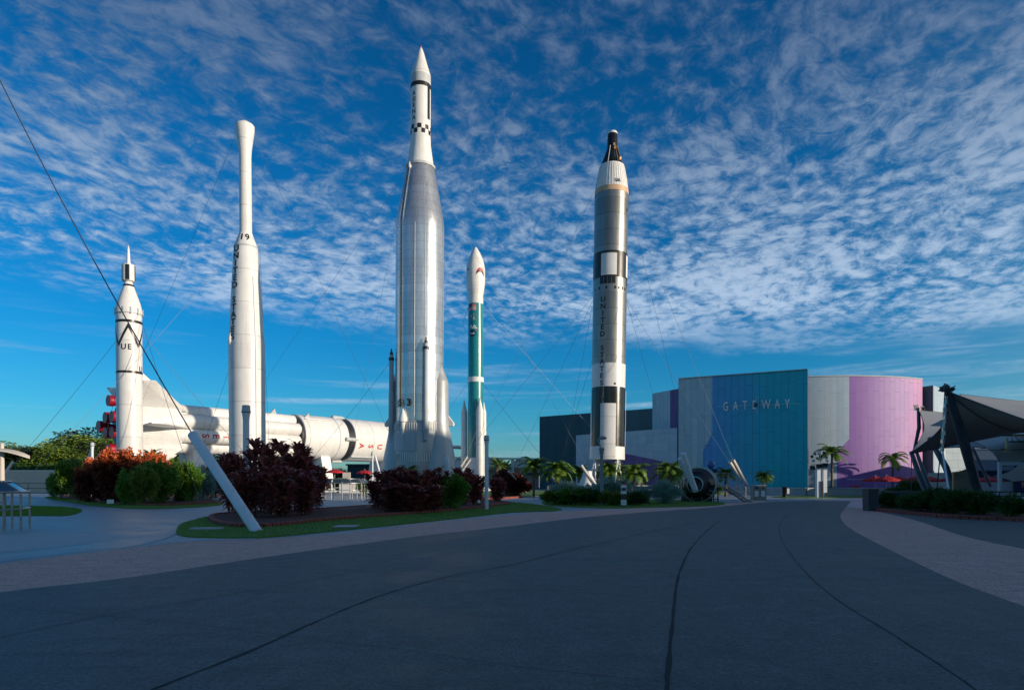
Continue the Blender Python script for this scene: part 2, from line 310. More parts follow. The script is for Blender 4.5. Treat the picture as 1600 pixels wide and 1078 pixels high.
def rocket_metal(name, col, rough=0.32, row=0.55, rust=0.12, metal=.9):
    m, nt, b, N, L = newmat(name); tc = N('ShaderNodeTexCoord'); b.inputs['Metallic'].default_value = metal
    mp = N('ShaderNodeMapping'); mp.inputs['Scale'].default_value = (1.2, 1.2, .14); L(tc.outputs['Object'], mp.inputs[0])
    n = N('ShaderNodeTexNoise'); n.inputs['Scale'].default_value = 2.2; n.inputs['Detail'].default_value = 8; n.inputs['Roughness'].default_value = .7; L(mp.outputs[0], n.inputs['Vector'])
    sp = N('ShaderNodeSeparateXYZ'); L(tc.outputs['Object'], sp.inputs[0])
    fl = N('ShaderNodeMath'); fl.operation = 'DIVIDE'; L(sp.outputs[2], fl.inputs[0]); fl.inputs[1].default_value = row
    f2 = N('ShaderNodeMath'); f2.operation = 'FLOOR'; L(fl.outputs[0], f2.inputs[0])
    wn = N('ShaderNodeTexWhiteNoise'); wn.noise_dimensions = '1D'; L(f2.outputs[0], wn.inputs['W'])
    fr = N('ShaderNodeMath'); fr.operation = 'FRACT'; L(fl.outputs[0], fr.inputs[0])
    ln = N('ShaderNodeMapRange'); L(fr.outputs[0], ln.inputs[0]); ln.inputs[1].default_value = 0; ln.inputs[2].default_value = .07; ln.inputs[3].default_value = .62; ln.inputs[4].default_value = 1
    a = N('ShaderNodeMapRange'); L(wn.outputs['Value'], a.inputs[0]); a.inputs[3].default_value = .86; a.inputs[4].default_value = 1.05
    c = N('ShaderNodeMapRange'); L(n.outputs[0], c.inputs[0]); c.inputs[1].default_value = .3; c.inputs[2].default_value = .7; c.inputs[3].default_value = .78; c.inputs[4].default_value = 1.1
    p = N('ShaderNodeMath'); p.operation = 'MULTIPLY'; L(a.outputs[0], p.inputs[0]); L(c.outputs[0], p.inputs[1])
    q = N('ShaderNodeMath'); q.operation = 'MULTIPLY'; L(p.outputs[0], q.inputs[0]); L(ln.outputs[0], q.inputs[1])
    v = N('ShaderNodeVectorMath'); v.operation = 'SCALE'; v.inputs[0].default_value = col; L(q.outputs[0], v.inputs['Scale'])
    rm = N('ShaderNodeMapRange'); L(n.outputs[0], rm.inputs[0]); rm.inputs[1].default_value = .58; rm.inputs[2].default_value = .78; rm.inputs[4].default_value = rust
    mx = N('ShaderNodeMix'); mx.data_type = 'RGBA'; L(rm.outputs[0], mx.inputs[0]); L(v.outputs[0], mx.inputs[6]); mx.inputs[7].default_value = (.35, .2, .1, 1)
    L(mx.outputs[2], b.inputs['Base Color'])
    r3 = N('ShaderNodeMapRange'); L(n.outputs[0], r3.inputs[0]); r3.inputs[3].default_value = rough - .06; r3.inputs[4].default_value = rough + .14; L(r3.outputs[0], b.inputs['Roughness'])
    bp = N('ShaderNodeBump'); bp.inputs['Strength'].default_value = .25; bp.inputs['Distance'].default_value = .02; L(n.outputs[0], bp.inputs['Height']); L(bp.outputs[0], b.inputs['Normal'])
    return m

M = {}
M['white'] = paint('white_paint', (.80, .79, .77), .38, streak=.30, var=.07, dirt=(.46, .41, .34), panel=2.4)
M['white2'] = paint('white_matte', (.76, .76, .75), .5, streak=.28, var=.08, dirt=(.42, .38, .33))
M['white_plain'] = paint('white_plain', (.78, .78, .77), .5, var=.05)
M['grey_white'] = paint('grey_white', (.50, .54, .56), .5, streak=.25, var=.1)
M['black'] = paint('black_paint', (.012, .012, .014), .35, var=.2)
M['blackgloss'] = paint('black_gloss', (.012, .012, .012), .22, var=.3, streak=.12, dirt=(.05, .045, .04))
M['orange'] = paint('orange_band', (.60, .40, .25), .5)
M['teal'] = paint('teal_paint', (.008, .215, .235), .24, var=.08, coat=.5)
M['red_paint'] = paint('red_paint', (.55, .015, .02), .45)
M['red_nozzle'] = paint('red_nozzle', (.33, .006, .022), .4, var=.25)
M['steel'] = rocket_metal('stainless_steel', (.68, .675, .66), .22, metal=.74)
M['titan_metal'] = rocket_metal('bare_aluminium', (.27, .265, .25), .36, row=1.4, rust=.16, metal=.85)
M['skirt'] = paint('skirt_grey', (.44, .455, .455), .40, metal=.35, streak=.25, var=.1, dirt=(.40, .37, .33))
M['copper'] = paint('bronze_trim', (.55, .30, .13), .35, metal=.8)
M['dark_metal'] = paint('dark_metal', (.05, .055, .06), .4, metal=.6)
M['rail'] = paint('rail_metal', (.42, .41, .40), .3, metal=.85)
M['post'] = paint('post_white', (.74, .78, .82), .45, streak=.2, var=.08)
M['cable'] = paint('cable', (.10, .10, .11), .5, metal=.5)
M['cable_l'] = paint('cable_light', (.45, .47, .50), .45, metal=.6)
M['grey_post'] = paint('grey_post', (.26, .29, .32), .5, streak=.15)
M['mast'] = paint('mast_grey', (.07, .085, .10), .38, var=.3, streak=.35, dirt=(.13, .12, .10))
M['fabric'] = foliage('tent_fabric', (.50, .49, .46), (.52, .51, .48), rough=.85, trans=.16)
M['fabric_l'] = paint('tent_fabric_pale', (.27, .29, .32), .8, var=.08, scale=.6)
M['umbrella'] = paint('umbrella_red', (.50, .01, .018), .75, var=.15)
M['glass'] = paint('glass_dark', (.03, .05, .07), .08)
M['gold'] = paint('bronze_frame', (.42, .30, .16), .4, metal=.4)
M['sign_blue'] = paint('sign_blue', (.03, .16, .32), .4)
M['sign_red'] = paint('sign_red', (.45, .05, .03), .4)
M['purple'] = paint('purple_paint', (.14, .04, .16), .4)
M['navy'] = paint('navy', (.012, .02, .09), .4)
M['flagred'] = paint('flag_red', (.55, .16, .14), .5)
M['seal'] = paint('seal_grey', (.10, .22, .24), .5)
M['blue_sculpt'] = paint('blue_sculpture', (.01, .10, .32), .2, var=.2, coat=.6)
M['capsule'] = paint('capsule_steel', (.27, .28, .29), .34, metal=.8, var=.35, scale=3)
M['bin_tan'] = paint('bin_tan', (.30, .27, .22), .55, var=.2)
M['sign_letter'] = paint('sign_letter', (.74, .77, .80), .4, metal=.2)
M['paper'] = paint('paper_white', (.78, .78, .76), .6, var=.03)
M['bark'] = paint('bark', (.14, .11, .08), .9, var=.3, scale=8, bump=.6, bscale=30)
M['bark_d'] = paint('bark_dark', (.06, .045, .035), .9, var=.3, scale=8, bump=.5, bscale=30)
M['brick'] = paint('brick_red', (.34, .085, .06), .8, var=.5, scale=9, bump=.3)
M['mulch'] = ground_mat('mulch', (.08, .026, .018), (.16, .05, .035), 6, 25, .5, .95, .8)
M['cream'] = paint('cream_wall', (.62, .57, .50), .7, var=.08, streak=.12)
M['pot'] = paint('pot_grey', (.07, .07, .075), .6)
M['terra'] = paint('roof_slate', (.05, .08, .12), .6)
M['asphalt'] = ground_mat('asphalt', (.072, .086, .088), (.128, .142, .142), .45, 42, .45, .75, .8, sheen=.55, blot=.28)
M['concrete'] = ground_mat('plaza_concrete', (.17, .205, .235), (.33, .375, .41), .55, 20, .14, .60, .15, sheen=.34, blot=.22)
M['concrete_l'] = ground_mat('pale_concrete', (.34, .38, .41), (.42, .46, .48), .8, 25, .1, .7, .15)
M['aggregate'] = ground_mat('exposed_aggregate', (.70, .37, .31), (.84, .46, .39), .8, 45, .4, .85, .8, speck=(38, (.24, .11, .10), (1.0, .64, .52)), blot=.18)
M['grass_g'] = ground_mat('lawn_soil', (.07, .15, .015), (.10, .21, .025), 2.0, 40, .4, .95, .7)
M['earth'] = ground_mat('earth_grass', (.05, .075, .025), (.08, .10, .04), .05, 5, .3, .95, .5)
M['joint'] = paint('joint', (.012, .015, .016), .8, var=.3)
M['joint_soft'] = paint('joint_soft', (.045, .055, .065), .8, var=.3)
M['blade'] = foliage('grass_blade', (.08, .20, .015), (.17, .36, .03), trans=.3)
M['f_maroon'] = foliage('leaf_maroon', (.16, .045, .05), (.46, .12, .11), (.75, .32, .20), rough=.33, trans=.35)
M['f_copper'] = foliage('leaf_copper', (.07, .02, .014), (.15, .045, .022), (.24, .07, .03), top=((.66, .15, .04), 2.35, 3.2), trans=.2)
M['f_redbush'] = foliage('leaf_redbush', (.04, .01, .01), (.15, .03, .02), (.24, .07, .03), trans=.2)
M['f_green'] = foliage('leaf_green', (.05, .13, .015), (.13, .30, .03), (.24, .45, .06), trans=.2)
M['f_bright'] = foliage('leaf_bright', (.045, .11, .012), (.12, .25, .025), (.30, .44, .05), trans=.25)
M['f_dark'] = foliage('leaf_dark', (.02, .06, .012), (.06, .15, .025), (.12, .24, .04), trans=.15)
M['f_silver'] = foliage('leaf_silver', (.14, .28, .24), (.28, .46, .38), (.42, .60, .50), rough=.6, trans=.12)
M['f_yellow'] = foliage('leaf_yellow', (.35, .30, .02), (.6, .52, .04), trans=.25)
M['f_olive'] = foliage('leaf_olive', (.07, .12, .015), (.17, .26, .03), (.30, .38, .05), trans=.2)
M['f_tree'] = foliage('leaf_tree', (.008, .020, .005), (.024, .046, .010), (.07, .085, .018), trans=.2)
M['f_palm'] = foliage('leaf_palm', (.05, .12, .015), (.13, .24, .025), (.32, .38, .04), trans=.25)

# ------------------------------------------------------------------ lettering
_txt = {}
def glyph(ch, size, xs=1.0, bold=0.0, step=0.12):
    """flat letter mesh, centred; verts in 2-D, cut into narrow strips so it can follow a curve"""
    key = (ch, size, xs, bold, step)
    if key in _txt: return _txt[key]
    cu = bpy.data.curves.new('t', 'FONT'); cu.body = ch; cu.size = size; cu.offset = bold; cu.align_x = 'CENTER'
    ob = bpy.data.objects.new('t', cu); COL.objects.link(ob); dg = bpy.context.evaluated_depsgraph_get()
    me = bpy.data.meshes.new_from_object(ob.evaluated_get(dg)); bpy.data.objects.remove(ob)
    bm = bmesh.new(); bm.from_mesh(me); bpy.data.meshes.remove(me)
    xs_ = [v.co.x for v in bm.verts]; ys_ = [v.co.y for v in bm.verts]
    x0, x1, y0, y1 = min(xs_), max(xs_), min(ys_), max(ys_)
    for v in bm.verts: v.co.x = (v.co.x - (x0 + x1) / 2) * xs; v.co.y -= (y0 + y1) / 2
    w = (x1 - x0) * xs; n = int(w / step)
    for i in range(1, n + 1):
        bmesh.ops.bisect_plane(bm, geom=bm.verts[:] + bm.edges[:] + bm.faces[:], plane_co=(-w / 2 + i * w / (n + 1), 0, 0), plane_no=(1, 0, 0))
    bm.verts.index_update()
    r = ([tuple(v.co[:2]) for v in bm.verts], [tuple(v.index for v in f.verts) for f in bm.faces]); bm.free()
    _txt[key] = r; return r
def rad_at(prof, z):
    for (z0, r0), (z1, r1) in zip(prof, prof[1:]):
        lo, hi = min(z0, z1), max(z0, z1)
        if lo <= z <= hi and hi > lo: return r0 + (r1 - r0) * (z - z0) / (z1 - z0)
    return prof[-1][1]
def wrap(mb, shape, prof, ang, z, off=.012, rot=0.0):
    vs, fs = shape; c, s = math.cos(rot), math.sin(rot); out = []
    for x, y in vs:
        x, y = x * c - y * s, x * s + y * c
        r = rad_at(prof, z + y) + off; a = ang + x / r
        out.append((r * math.sin(a), -r * math.cos(a), z + y))
    mb.add(out, fs)
def rect(w, h, n=8):
    vs = [(-w / 2 + w * i / n, y) for i in range(n + 1) for y in (-h / 2, h / 2)]
    return vs, [(2 * i, 2 * i + 2, 2 * i + 3, 2 * i + 1) for i in range(n)]
def disc(r, n=24, r0=0.0, sx=1.0):
    vs = [(0, 0)] + [(sx * r * math.cos(2 * math.pi * k / n), r * math.sin(2 * math.pi * k / n)) for k in range(n)]
    return vs, [(0, 1 + k, 1 + (k + 1) % n) for k in range(n)]

def letters(items, prof, m, parent, size, xs=1.0, bold=.015, off=.02, post=None):
    for ch, ang, z in items:
        if ch == ' ': continue
        mb = MB(); wrap(mb, glyph(ch, size, xs, bold), prof, R(ang), z, off)
        if post: mb.v = [tuple(post @ Vector(v)) for v in mb.v]
        mb.build('letter', m, parent)

# ------------------------------------------------------------------ foliage generators
def unit(v): return v / np.maximum(np.linalg.norm(v, axis=1, keepdims=True), 1e-6)
def leaves(pos, dirs, L, W, droop=0.25, fold=0.25):
    """diamond leaves, two triangles each, folded on the midrib"""
    n = len(pos); d = unit(dirs); ref = rng.normal(size=(n, 3)); s = unit(np.cross(d, ref)); nrm = unit(np.cross(s, d))
    L = np.broadcast_to(L, n)[:, None] * rng.uniform(.7, 1.25, (n, 1)); W = np.broadcast_to(W, n)[:, None] * rng.uniform(.8, 1.2, (n, 1))
    mid = pos + d * L * .45; tip = pos + d * L; tip[:, 2] -= droop * L[:, 0]
    a = mid + s * W * .5 + nrm * W * fold; b = mid - s * W * .5 + nrm * W * fold
    V = np.stack([pos, a, tip, b], 1).reshape(-1, 3); i = np.arange(n)[:, None] * 4
    F = np.concatenate([i + [[0, 1, 2]], i + [[0, 2, 3]]], 0)
    return V, F
def straps(pos, dirs, L, W, arch=0.5, seg=3):
    n = len(pos); d = unit(dirs); up = np.tile([[0, 0, 1.0]], (n, 1)); s = unit(np.cross(d, up) + rng.normal(scale=.15, size=(n, 3)))
    L = np.broadcast_to(L, n)[:, None] * rng.uniform(.7, 1.2, (n, 1)); W = np.broadcast_to(W, n)[:, None]
    rows = []
    ws = [.35, 1.0, .8, 0.06] if seg == 3 else [.4, 1, .05]
    for k in range(seg + 1):
        t = k / seg; c = pos + d * L * t; c[:, 2] -= (arch * L[:, 0]) * t * t
        rows += [c + s * W * .5 * ws[k], c - s * W * .5 * ws[k]]
    V = np.stack(rows, 1).reshape(-1, 3); i = np.arange(n)[:, None] * (2 * seg + 2)
    F = np.concatenate([i + [[2 * k, 2 * k + 1, 2 * k + 3, 2 * k + 2]] for k in range(seg)], 0)
    return V, F
def join(parts):
    Vs, Fs, b = [], [], 0
    for V, F in parts: Vs.append(V); Fs.append(F + b); b += len(V)
    return np.concatenate(Vs), np.concatenate(Fs)
def bush_arrays(rx, ry, h, n, L, W, clumps=26, lump=.32, low=0.02):
    """unit rounded shrub: leaves in clumps over the outside and through the volume"""
    c = rng.normal(size=(clumps, 3)); c[:, 2] = np.abs(c[:, 2]) * rng.choice([1, .7, -.6], clumps); c = unit(c)
    rad = rng.uniform(.40, 1.22, (clumps, 1)); k = rng.integers(0, clumps, n)
    off = unit(rng.normal(size=(n, 3))) * rng.uniform(.3, 1, (n, 1)) * lump
    p = c[k] * rad[k] * .8 + off
    dirs = unit(off) * .7 + c[k] * .6 + np.array([[0, 0, .25]])
    P_ = p * np.array([[rx, ry, h * .52]]) + np.array([[0, 0, h * .5]])
    P_[:, 2] = np.maximum(P_[:, 2], low + rng.uniform(0, .08, n))
    parts = [leaves(P_, dirs, L, W)]
    for _ in range(26):                   # stray shoots
        d0 = rng.normal(size=3); d0[2] = abs(d0[2]) + .35; d0 /= np.linalg.norm(d0); k_ = 34
        t = rng.uniform(.75, 1.28, (k_, 1)); q = d0 * t * np.array([[rx * .92, ry * .92, h * .46]]) + np.array([[0, 0, h * .5]]) + rng.normal(scale=.035, size=(k_, 3))
        parts.append(leaves(q, d0 + rng.normal(scale=.7, size=(k_, 3)), L, W))
    return join(parts)
def stems_mb(h, n, spread, r=.025):
    m = MB()
    for i in range(n):
        a = random.uniform(0, 6.28); s = spread * random.uniform(.2, 1)
        m.tube([(0.1 * math.cos(a), .1 * math.sin(a), 0), (s * .5 * math.cos(a), s * .5 * math.sin(a), h * .4), (s * math.cos(a + .3), s * math.sin(a + .3), h * .8)], [r, r * .8, r * .4], 5)
    return m
_proto = {}
def shrub(kind, px, by, ty, hw, label, cat='shrub', group=None, name=None, dd=0.0):
    """kind, centre pixel, base y, top y, half width in pixels"""
    d = D(by) + dd; x = (px - 800) / FPX * d; h = (by - ty) * D(by) / FPX; w = hw * d / FPX
    spec = dict(green=('f_green', .20, .10), bright=('f_bright', .20, .10), dark=('f_dark', .20, .10), silver=('f_silver', .17, .06), copper=('f_copper', .30, .15), redbush=('f_redbush', .26, .12), yellow=('f_yellow', .2, .1), olive=('f_olive', .18, .075))
    v = random.randrange(3); key = (kind, v)
    if key not in _proto:
        H0, W0 = 3.0, 1.4
        if kind == 'maroon':
            pts = []; m = MB()
            ns = 19
            for i in range(ns):
                a = random.uniform(0, 6.28); sp = W0 * math.sqrt(random.uniform(.02, .9)); hh = H0 * random.uniform(.5, .93) * (1 - .18 * (sp / W0) ** 2)
                b0 = Vector((.28 * sp * math.cos(a), .28 * sp * math.sin(a), 0)); b1 = Vector((sp * .72 * math.cos(a + .2), sp * .72 * math.sin(a + .2), hh * .93))
                mid = (b0 + b1) / 2 + Vector((random.uniform(-.12, .12), random.uniform(-.12, .12), 0))
                m.tube([b0, mid, b1], [.03, .024, .015], 5)
                nl = 64; t = np.concatenate([rng.uniform(.22, 1, nl - 22), rng.uniform(.9, 1.0, 22)])[:, None]
                B0, B1, Mi = np.array(b0), np.array(b1), np.array(mid)
                pos = (1 - t) ** 2 * B0 + 2 * t * (1 - t) * Mi + t * t * B1
                an = rng.uniform(0, 6.28, nl); up = .45 + 1.1 * (t[:, 0] - .5)
                dr = np.stack([np.cos(an), np.sin(an), up + rng.uniform(-.1, .35, nl)], 1)
                pts.append(straps(pos, dr, .78, .17, arch=.40))
            V, F = join(pts); Vm = V
            a = (V, F, m)
        else:
            mt, L, W = spec[kind]; n = 11000 if kind in ('silver', 'olive') else 8000
            V, F = bush_arrays(W0, W0, H0, n, L, W, clumps=60 if kind != 'copper' else 44)
            a = (V, F, stems_mb(H0, 9, W0 * .8))
        _proto[key] = (a, {})
    (V, F, m), cache = _proto[key]
    root = empty(name or ('cordyline_plant' if kind == 'maroon' else kind.replace('copper', 'copperleaf').replace('redbush', 'red_leaf') + '_shrub' if kind not in ('green', 'dark', 'bright', 'silver', 'yellow', 'olive') else 'shrub'), (x, d, 0), label, cat, group, rz=random.uniform(0, 6.28))
    mt = M['f_maroon'] if kind == 'maroon' else M[spec[kind][0]]
    if 'm' not in cache:
        fo = mesh_np('foliage', V, F, mt, root); st = m.build('stem', M['bark'], root); cache['m'] = (fo.data, st.data)
    else:
        for nm, me in zip(('foliage', 'stem'), cache['m']): link(bpy.data.objects.new(nm, me), root)
    root.scale = (w / 1.4, w / 1.4, h / 3.0)
    return root

def frond(L, droop, W=.34, n=34, lift=.5):
    """one feather frond in the x-z plane: rachis rising at the angle lift and arching over, leaflets hanging off it"""
    t = np.linspace(0, 1, n); th = lift - droop * 2.1 * t ** 1.25; ds = L / (n - 1)
    x = np.concatenate([[0], np.cumsum(np.cos(th[:-1]) * ds)]); z = np.concatenate([[0], np.cumsum(np.sin(th[:-1]) * ds)])
    V, F = [], []; b = 0
    for i in range(3, n):
        w = W * (math.sin(math.pi * min(1, .12 + .84 * t[i])) ** .6) * random.uniform(.85, 1.1)
        c, s_ = math.cos(th[i]), math.sin(th[i])
        for s in (-1, 1):
            p = np.array([x[i], 0, z[i]]); e = p + np.array([.5 * w * c, s * w * .8, .5 * w * s_ - .30 * w])
            q = np.array([c, 0, s_]) * (.014 + .014 * L)
            V += [p - q, p + q, e + q * .3, e - q * .3]; F.append([b, b + 1, b + 2, b + 3]); b += 4
    for i in range(n - 1):
        V += [[x[i], -.014, z[i]], [x[i], .014, z[i]], [x[i + 1], .014, z[i + 1]], [x[i + 1], -.014, z[i + 1]]]; F.append([b, b + 1, b + 2, b + 3]); b += 4
    return np.array(V, float), np.array(F)
def palm(px, base_py, top_py, crown_px, label, trunk_r=.10, dd=None, nf=26, droop=.75, group='palms in the garden', lean=0.0, dense=False):
    d = dd or D(base_py); x = (px - 800) / FPX * d; zt = CAM_H + (HORIZ - top_py) / FPX * d; L = crown_px * d / FPX * 1.25
    root = empty('palm_tree', (x, d, 0), label, 'palm', group, rz=random.uniform(0, 6.28))
    ch = max(.8, zt - L * .55)
    parts = []
    for i in range(nf):
        a = 2.399 * i + random.uniform(-.2, .2); q = i / nf; lift = 1.35 - 1.5 * q + random.uniform(-.1, .1)
        V, F = frond(L * random.uniform(.85, 1.08), droop * random.uniform(.8, 1.2) * (1.15 - .35 * q), W=L * .24, lift=lift)
        c, s = math.cos(a), math.sin(a)
        parts.append((np.stack([V[:, 0] * c - V[:, 1] * s, V[:, 0] * s + V[:, 1] * c, V[:, 2] + ch], 1), F))
    V, F = join(parts); mesh_np('crown', V, F, M['f_palm'], root)
    tr = MB(); n = 9
    tr.tube([(0, 0, -.05)] + [(lean * (k / n) ** 2, 0, ch * k / n) for k in range(1, n + 1)], [trunk_r * (1.35 - .35 * k / n + (.12 if k % 2 else 0)) for k in range(n)] + [trunk_r * 1.5], 9).build('trunk', M['bark'], root, smooth=60)
    return root
_tree = {}
def tree(px, d, top_py, w, label, mt='f_tree', group='trees behind the rocket garden', lf=.34, bushy=True, name='broadleaf_tree'):
    v = random.randrange(3) if bushy else 9; key = (v, mt)
    if key not in _tree:
        parts = []; tr = MB(); limbs = []
        tr.tube([(0, 0, -.1), (.1, 0, 2.2), (0, .1, 4.5)], [.3, .22, .14], 8)
        for i in range(11):
            a = 2.4 * i; z0 = 1.6 + .26 * i; e = Vector((math.cos(a) * random.uniform(1.6, 3), math.sin(a) * random.uniform(1.6, 3), z0 + random.uniform(1.2, 3.4)))
            tr.tube([(0, 0, z0), (e.x * .5, e.y * .5, (z0 + e.z) / 2 + .2), e], [.11, .08, .03], 5); limbs.append(e)
        if bushy: limbs += [Vector((math.cos(a) * 3, math.sin(a) * 3, random.uniform(.8, 2.2))) for a in np.arange(0, 6.28, .7)]
        for e in limbs:
            n = 520; off = unit(rng.normal(size=(n, 3))) * rng.uniform(.2, 1, (n, 1)) ** .6 * np.array([[1.5, 1.5, 1.15]]) * random.uniform(.7, 1.15)
            pos = np.array(e)[None] + off; pos[:, 2] = np.maximum(pos[:, 2], .1)
            parts.append(leaves(pos, off + rng.normal(scale=.5, size=(n, 3)), lf, lf * .55))
        V, F = join(parts); zmax = V[:, 2].max()
        _tree[key] = (V, F, tr, zmax, {})
    V, F, tr, zmax, cache = _tree[key]
    root = empty(name, ((px - 800) / FPX * d, d, 0), label, 'tree', group, rz=random.uniform(0, 6.28))
    if 'm' not in cache:
        a = mesh_np('crown', V, F, M[mt], root); b = tr.build('trunk', M['bark_d'], root); cache['m'] = (a.data, b.data)
    else:
        for nm, me in zip(('crown', 'trunk'), cache['m']): link(bpy.data.objects.new(nm, me), root)
    h = CAM_H + (HORIZ - top_py - (6 if px < 140 else 2)) / FPX * d
    root.scale = (w / 4.2, w / 4.2, h / zmax)
    return root

# ================================================================== THE GROUND
def sheet(name, pts, z, m, thick=0.0, kind='structure', label=None, cat=None, group=None):
    bm = bmesh.new(); vs = [bm.verts.new((x, y, z)) for x, y in pts]; f = bm.faces.new(vs); bm.normal_update()
    if f.normal.z < 0: f.normal_flip()
    if thick:
        r = bmesh.ops.extrude_face_region(bm, geom=[f]); 
        for v in [g for g in r['geom'] if isinstance(g, bmesh.types.BMVert)]: v.co.z = z + thick
    bmesh.ops.triangulate(bm, faces=bm.faces[:]); bmesh.ops.recalc_face_normals(bm, faces=bm.faces)
    if not thick:
        for q in bm.faces:
            if q.normal.z < 0: q.normal_flip()
    me = bpy.data.meshes.new(name); bm.to_mesh(me); bm.free(); me.materials.append(m)
    return tag(link(bpy.data.objects.new(name, me)), label, cat, group, kind)
def smooth_line(pts, n=6, closed=False):
    out = []; N_ = len(pts); rng_ = range(N_ if closed else N_ - 1)
    for i in rng_:
        g = lambda k: np.array(pts[k % N_] if closed else pts[min(max(k, 0), N_ - 1)], float)
        p0, p1, p2, p3 = g(i - 1), g(i), g(i + 1), g(i + 2)
        for t in np.linspace(0, 1, n, endpoint=False):
            out.append(tuple(.5 * ((2 * p1) + (-p0 + p2) * t + (2 * p0 - 5 * p1 + 4 * p2 - p3) * t * t + (-p0 + 3 * p1 - 3 * p2 + p3) * t ** 3)))
    if not closed: out.append(tuple(map(float, pts[-1])))
    return out
def gp(pts): return [G(x, y) for x, y in pts]
def grow(pts, w):
    c = np.mean(np.array(pts), 0); return pts

tag(MB().add([(-900, -200, 0), (1100, -200, 0), (1100, 1500, 0), (-900, 1500, 0)], [(0, 1, 2, 3)]).build('ground', M['earth']), kind='structure')
sheet('plaza', [(-62, -30), (100, -30), (100, 118), (-20, 118), (-62, 95)], .004, M['concrete'])
L_edge = smooth_line(gp([(-500, 1010), (-200, 958), (0, 926), (200, 903), (400, 873), (600, 845), (700, 833), (800, 822), (880, 812), (960, 804), (1040, 798), (1100, 794), (1150, 789), (1200, 784.5), (1270, 782)]), 5)
R_edge = smooth_line(gp([(1330, 783), (1322, 792), (1314, 803), (1316, 814), (1332, 828), (1370, 849), (1430, 879), (1500, 911), (1600, 948), (1800, 1015)]), 5)
sheet('asphalt_road', [(-14, -10)] + L_edge + R_edge + [(4.6, 1.0), (6, -10)], .012, M['asphalt'])
Lo = smooth_line(gp([(-500, 935), (-200, 903), (0, 881), (100, 868), (200, 857), (300, 846), (400, 843), (500, 836), (600, 826), (700, 815), (800, 804), (880, 799), (960, 795.5), (1040, 791.5), (1100, 788.5), (1150, 785), (1190, 782)]), 5)
sheet('aggregate_walk', [p for p in L_edge[:-5]] + Lo[::-1], .008, M['aggregate'])
Ro = smooth_line(gp([(1345, 793), (1372, 799), (1430, 813), (1500, 836), (1560, 850), (1600, 858), (1800, 905)]), 5)
sheet('aggregate_walk', R_edge[5:] + Ro[::-1], .008, M['aggregate'])
sheet('asphalt_path', Ro[5:] + gp([(1800, 840), (1640, 818), (1600, 808), (1480, 800), (1390, 796)]), .009, M['asphalt'])
# paler triangle of concrete beside the grass island, round slab and pale oval
sheet('pale_path', smooth_line(gp([(196, 857), (250, 842), (290, 835), (352, 838), (400, 842.2), (300, 845.6), (240, 852)]), 4, True), .010, M['concrete_l'])
cx_, cy_ = G(470, 789)
sheet('round_slab', [(cx_ + 2.5 * math.cos(a), cy_ + 3.6 * math.sin(a)) for a in np.linspace(0, 6.28, 48, endpoint=False)], .008, M['concrete_l'])
cx_, cy_ = G(-40, 850)
sheet('round_slab', [(cx_ + 2.6 * math.cos(a), cy_ + 3.3 * math.sin(a)) for a in np.linspace(0, 6.28, 48, endpoint=False)], .008, M['concrete_l'])
# joints: thin strips laid on the paving
def joint(pts, w, m, z=.016, jit=0.0):
    pts = smooth_line(gp(pts), 8); V = []
    for i, p in enumerate(pts):
        a = np.array(pts[min(i + 1, len(pts) - 1)]) - np.array(pts[max(i - 1, 0)]); a = a / np.linalg.norm(a); n = np.array((-a[1], a[0]))
        ww = w * (1 + random.uniform(-jit, jit)); q = np.array(p) + n * random.uniform(-jit, jit) * w * .3
        V += [(*(q + n * ww / 2), z), (*(q - n * ww / 2), z)]
    k = len(pts); f = [(2 * i, 2 * i + 1, 2 * i + 3, 2 * i + 2) for i in range(k - 1)]
    tag(MB().add(V, f).build('road_joint', m), kind='structure')
joint([(1043, 1078 + 60), (1043, 1060), (1050, 980), (1058, 910), (1068, 880), (1085, 850), (1112, 823), (1125, 814)], .038, M['joint'], jit=.35)
joint([(1560, 1110), (1500, 1062), (1400, 996), (1300, 932), (1250, 885), (1222, 845), (1218, 822), (1228, 806), (1236, 802)], .014, M['joint'], jit=.3)
joint([(200, 1098), (245, 1077), (400, 1015), (500, 970), (600, 930), (700, 902), (800, 883), (900, 858), (1000, 835), (1090, 815)], .028, M['joint'], jit=.5)
joint([(-100, 940), (90, 957), (170, 964), (330, 980), (480, 1000), (640, 1018), (800, 1042), (1060, 1070)], .007, M['joint_soft'], jit=.3)
joint([(-60, 1010), (0, 998), (170, 962), (330, 935), (450, 915), (560, 893)], .012, M['joint_soft'], jit=.3)
joint([(800, 919), (980, 932), (1062, 938)], .012, M['joint_soft'])
joint([(460, 888), (620, 898), (800, 918)], .010, M['joint_soft'])
joint([(780, 868), (900, 874), (1075, 877)], .012, M['joint_soft'])
joint([(0, 879), (100, 866), (200, 855.5), (250, 845), (275, 835)], .03, M['joint_soft'], z=.014)
joint([(-60, 838), (0, 822), (120, 808), (240, 803), (330, 806)], .02, M['joint_soft'], z=.011)

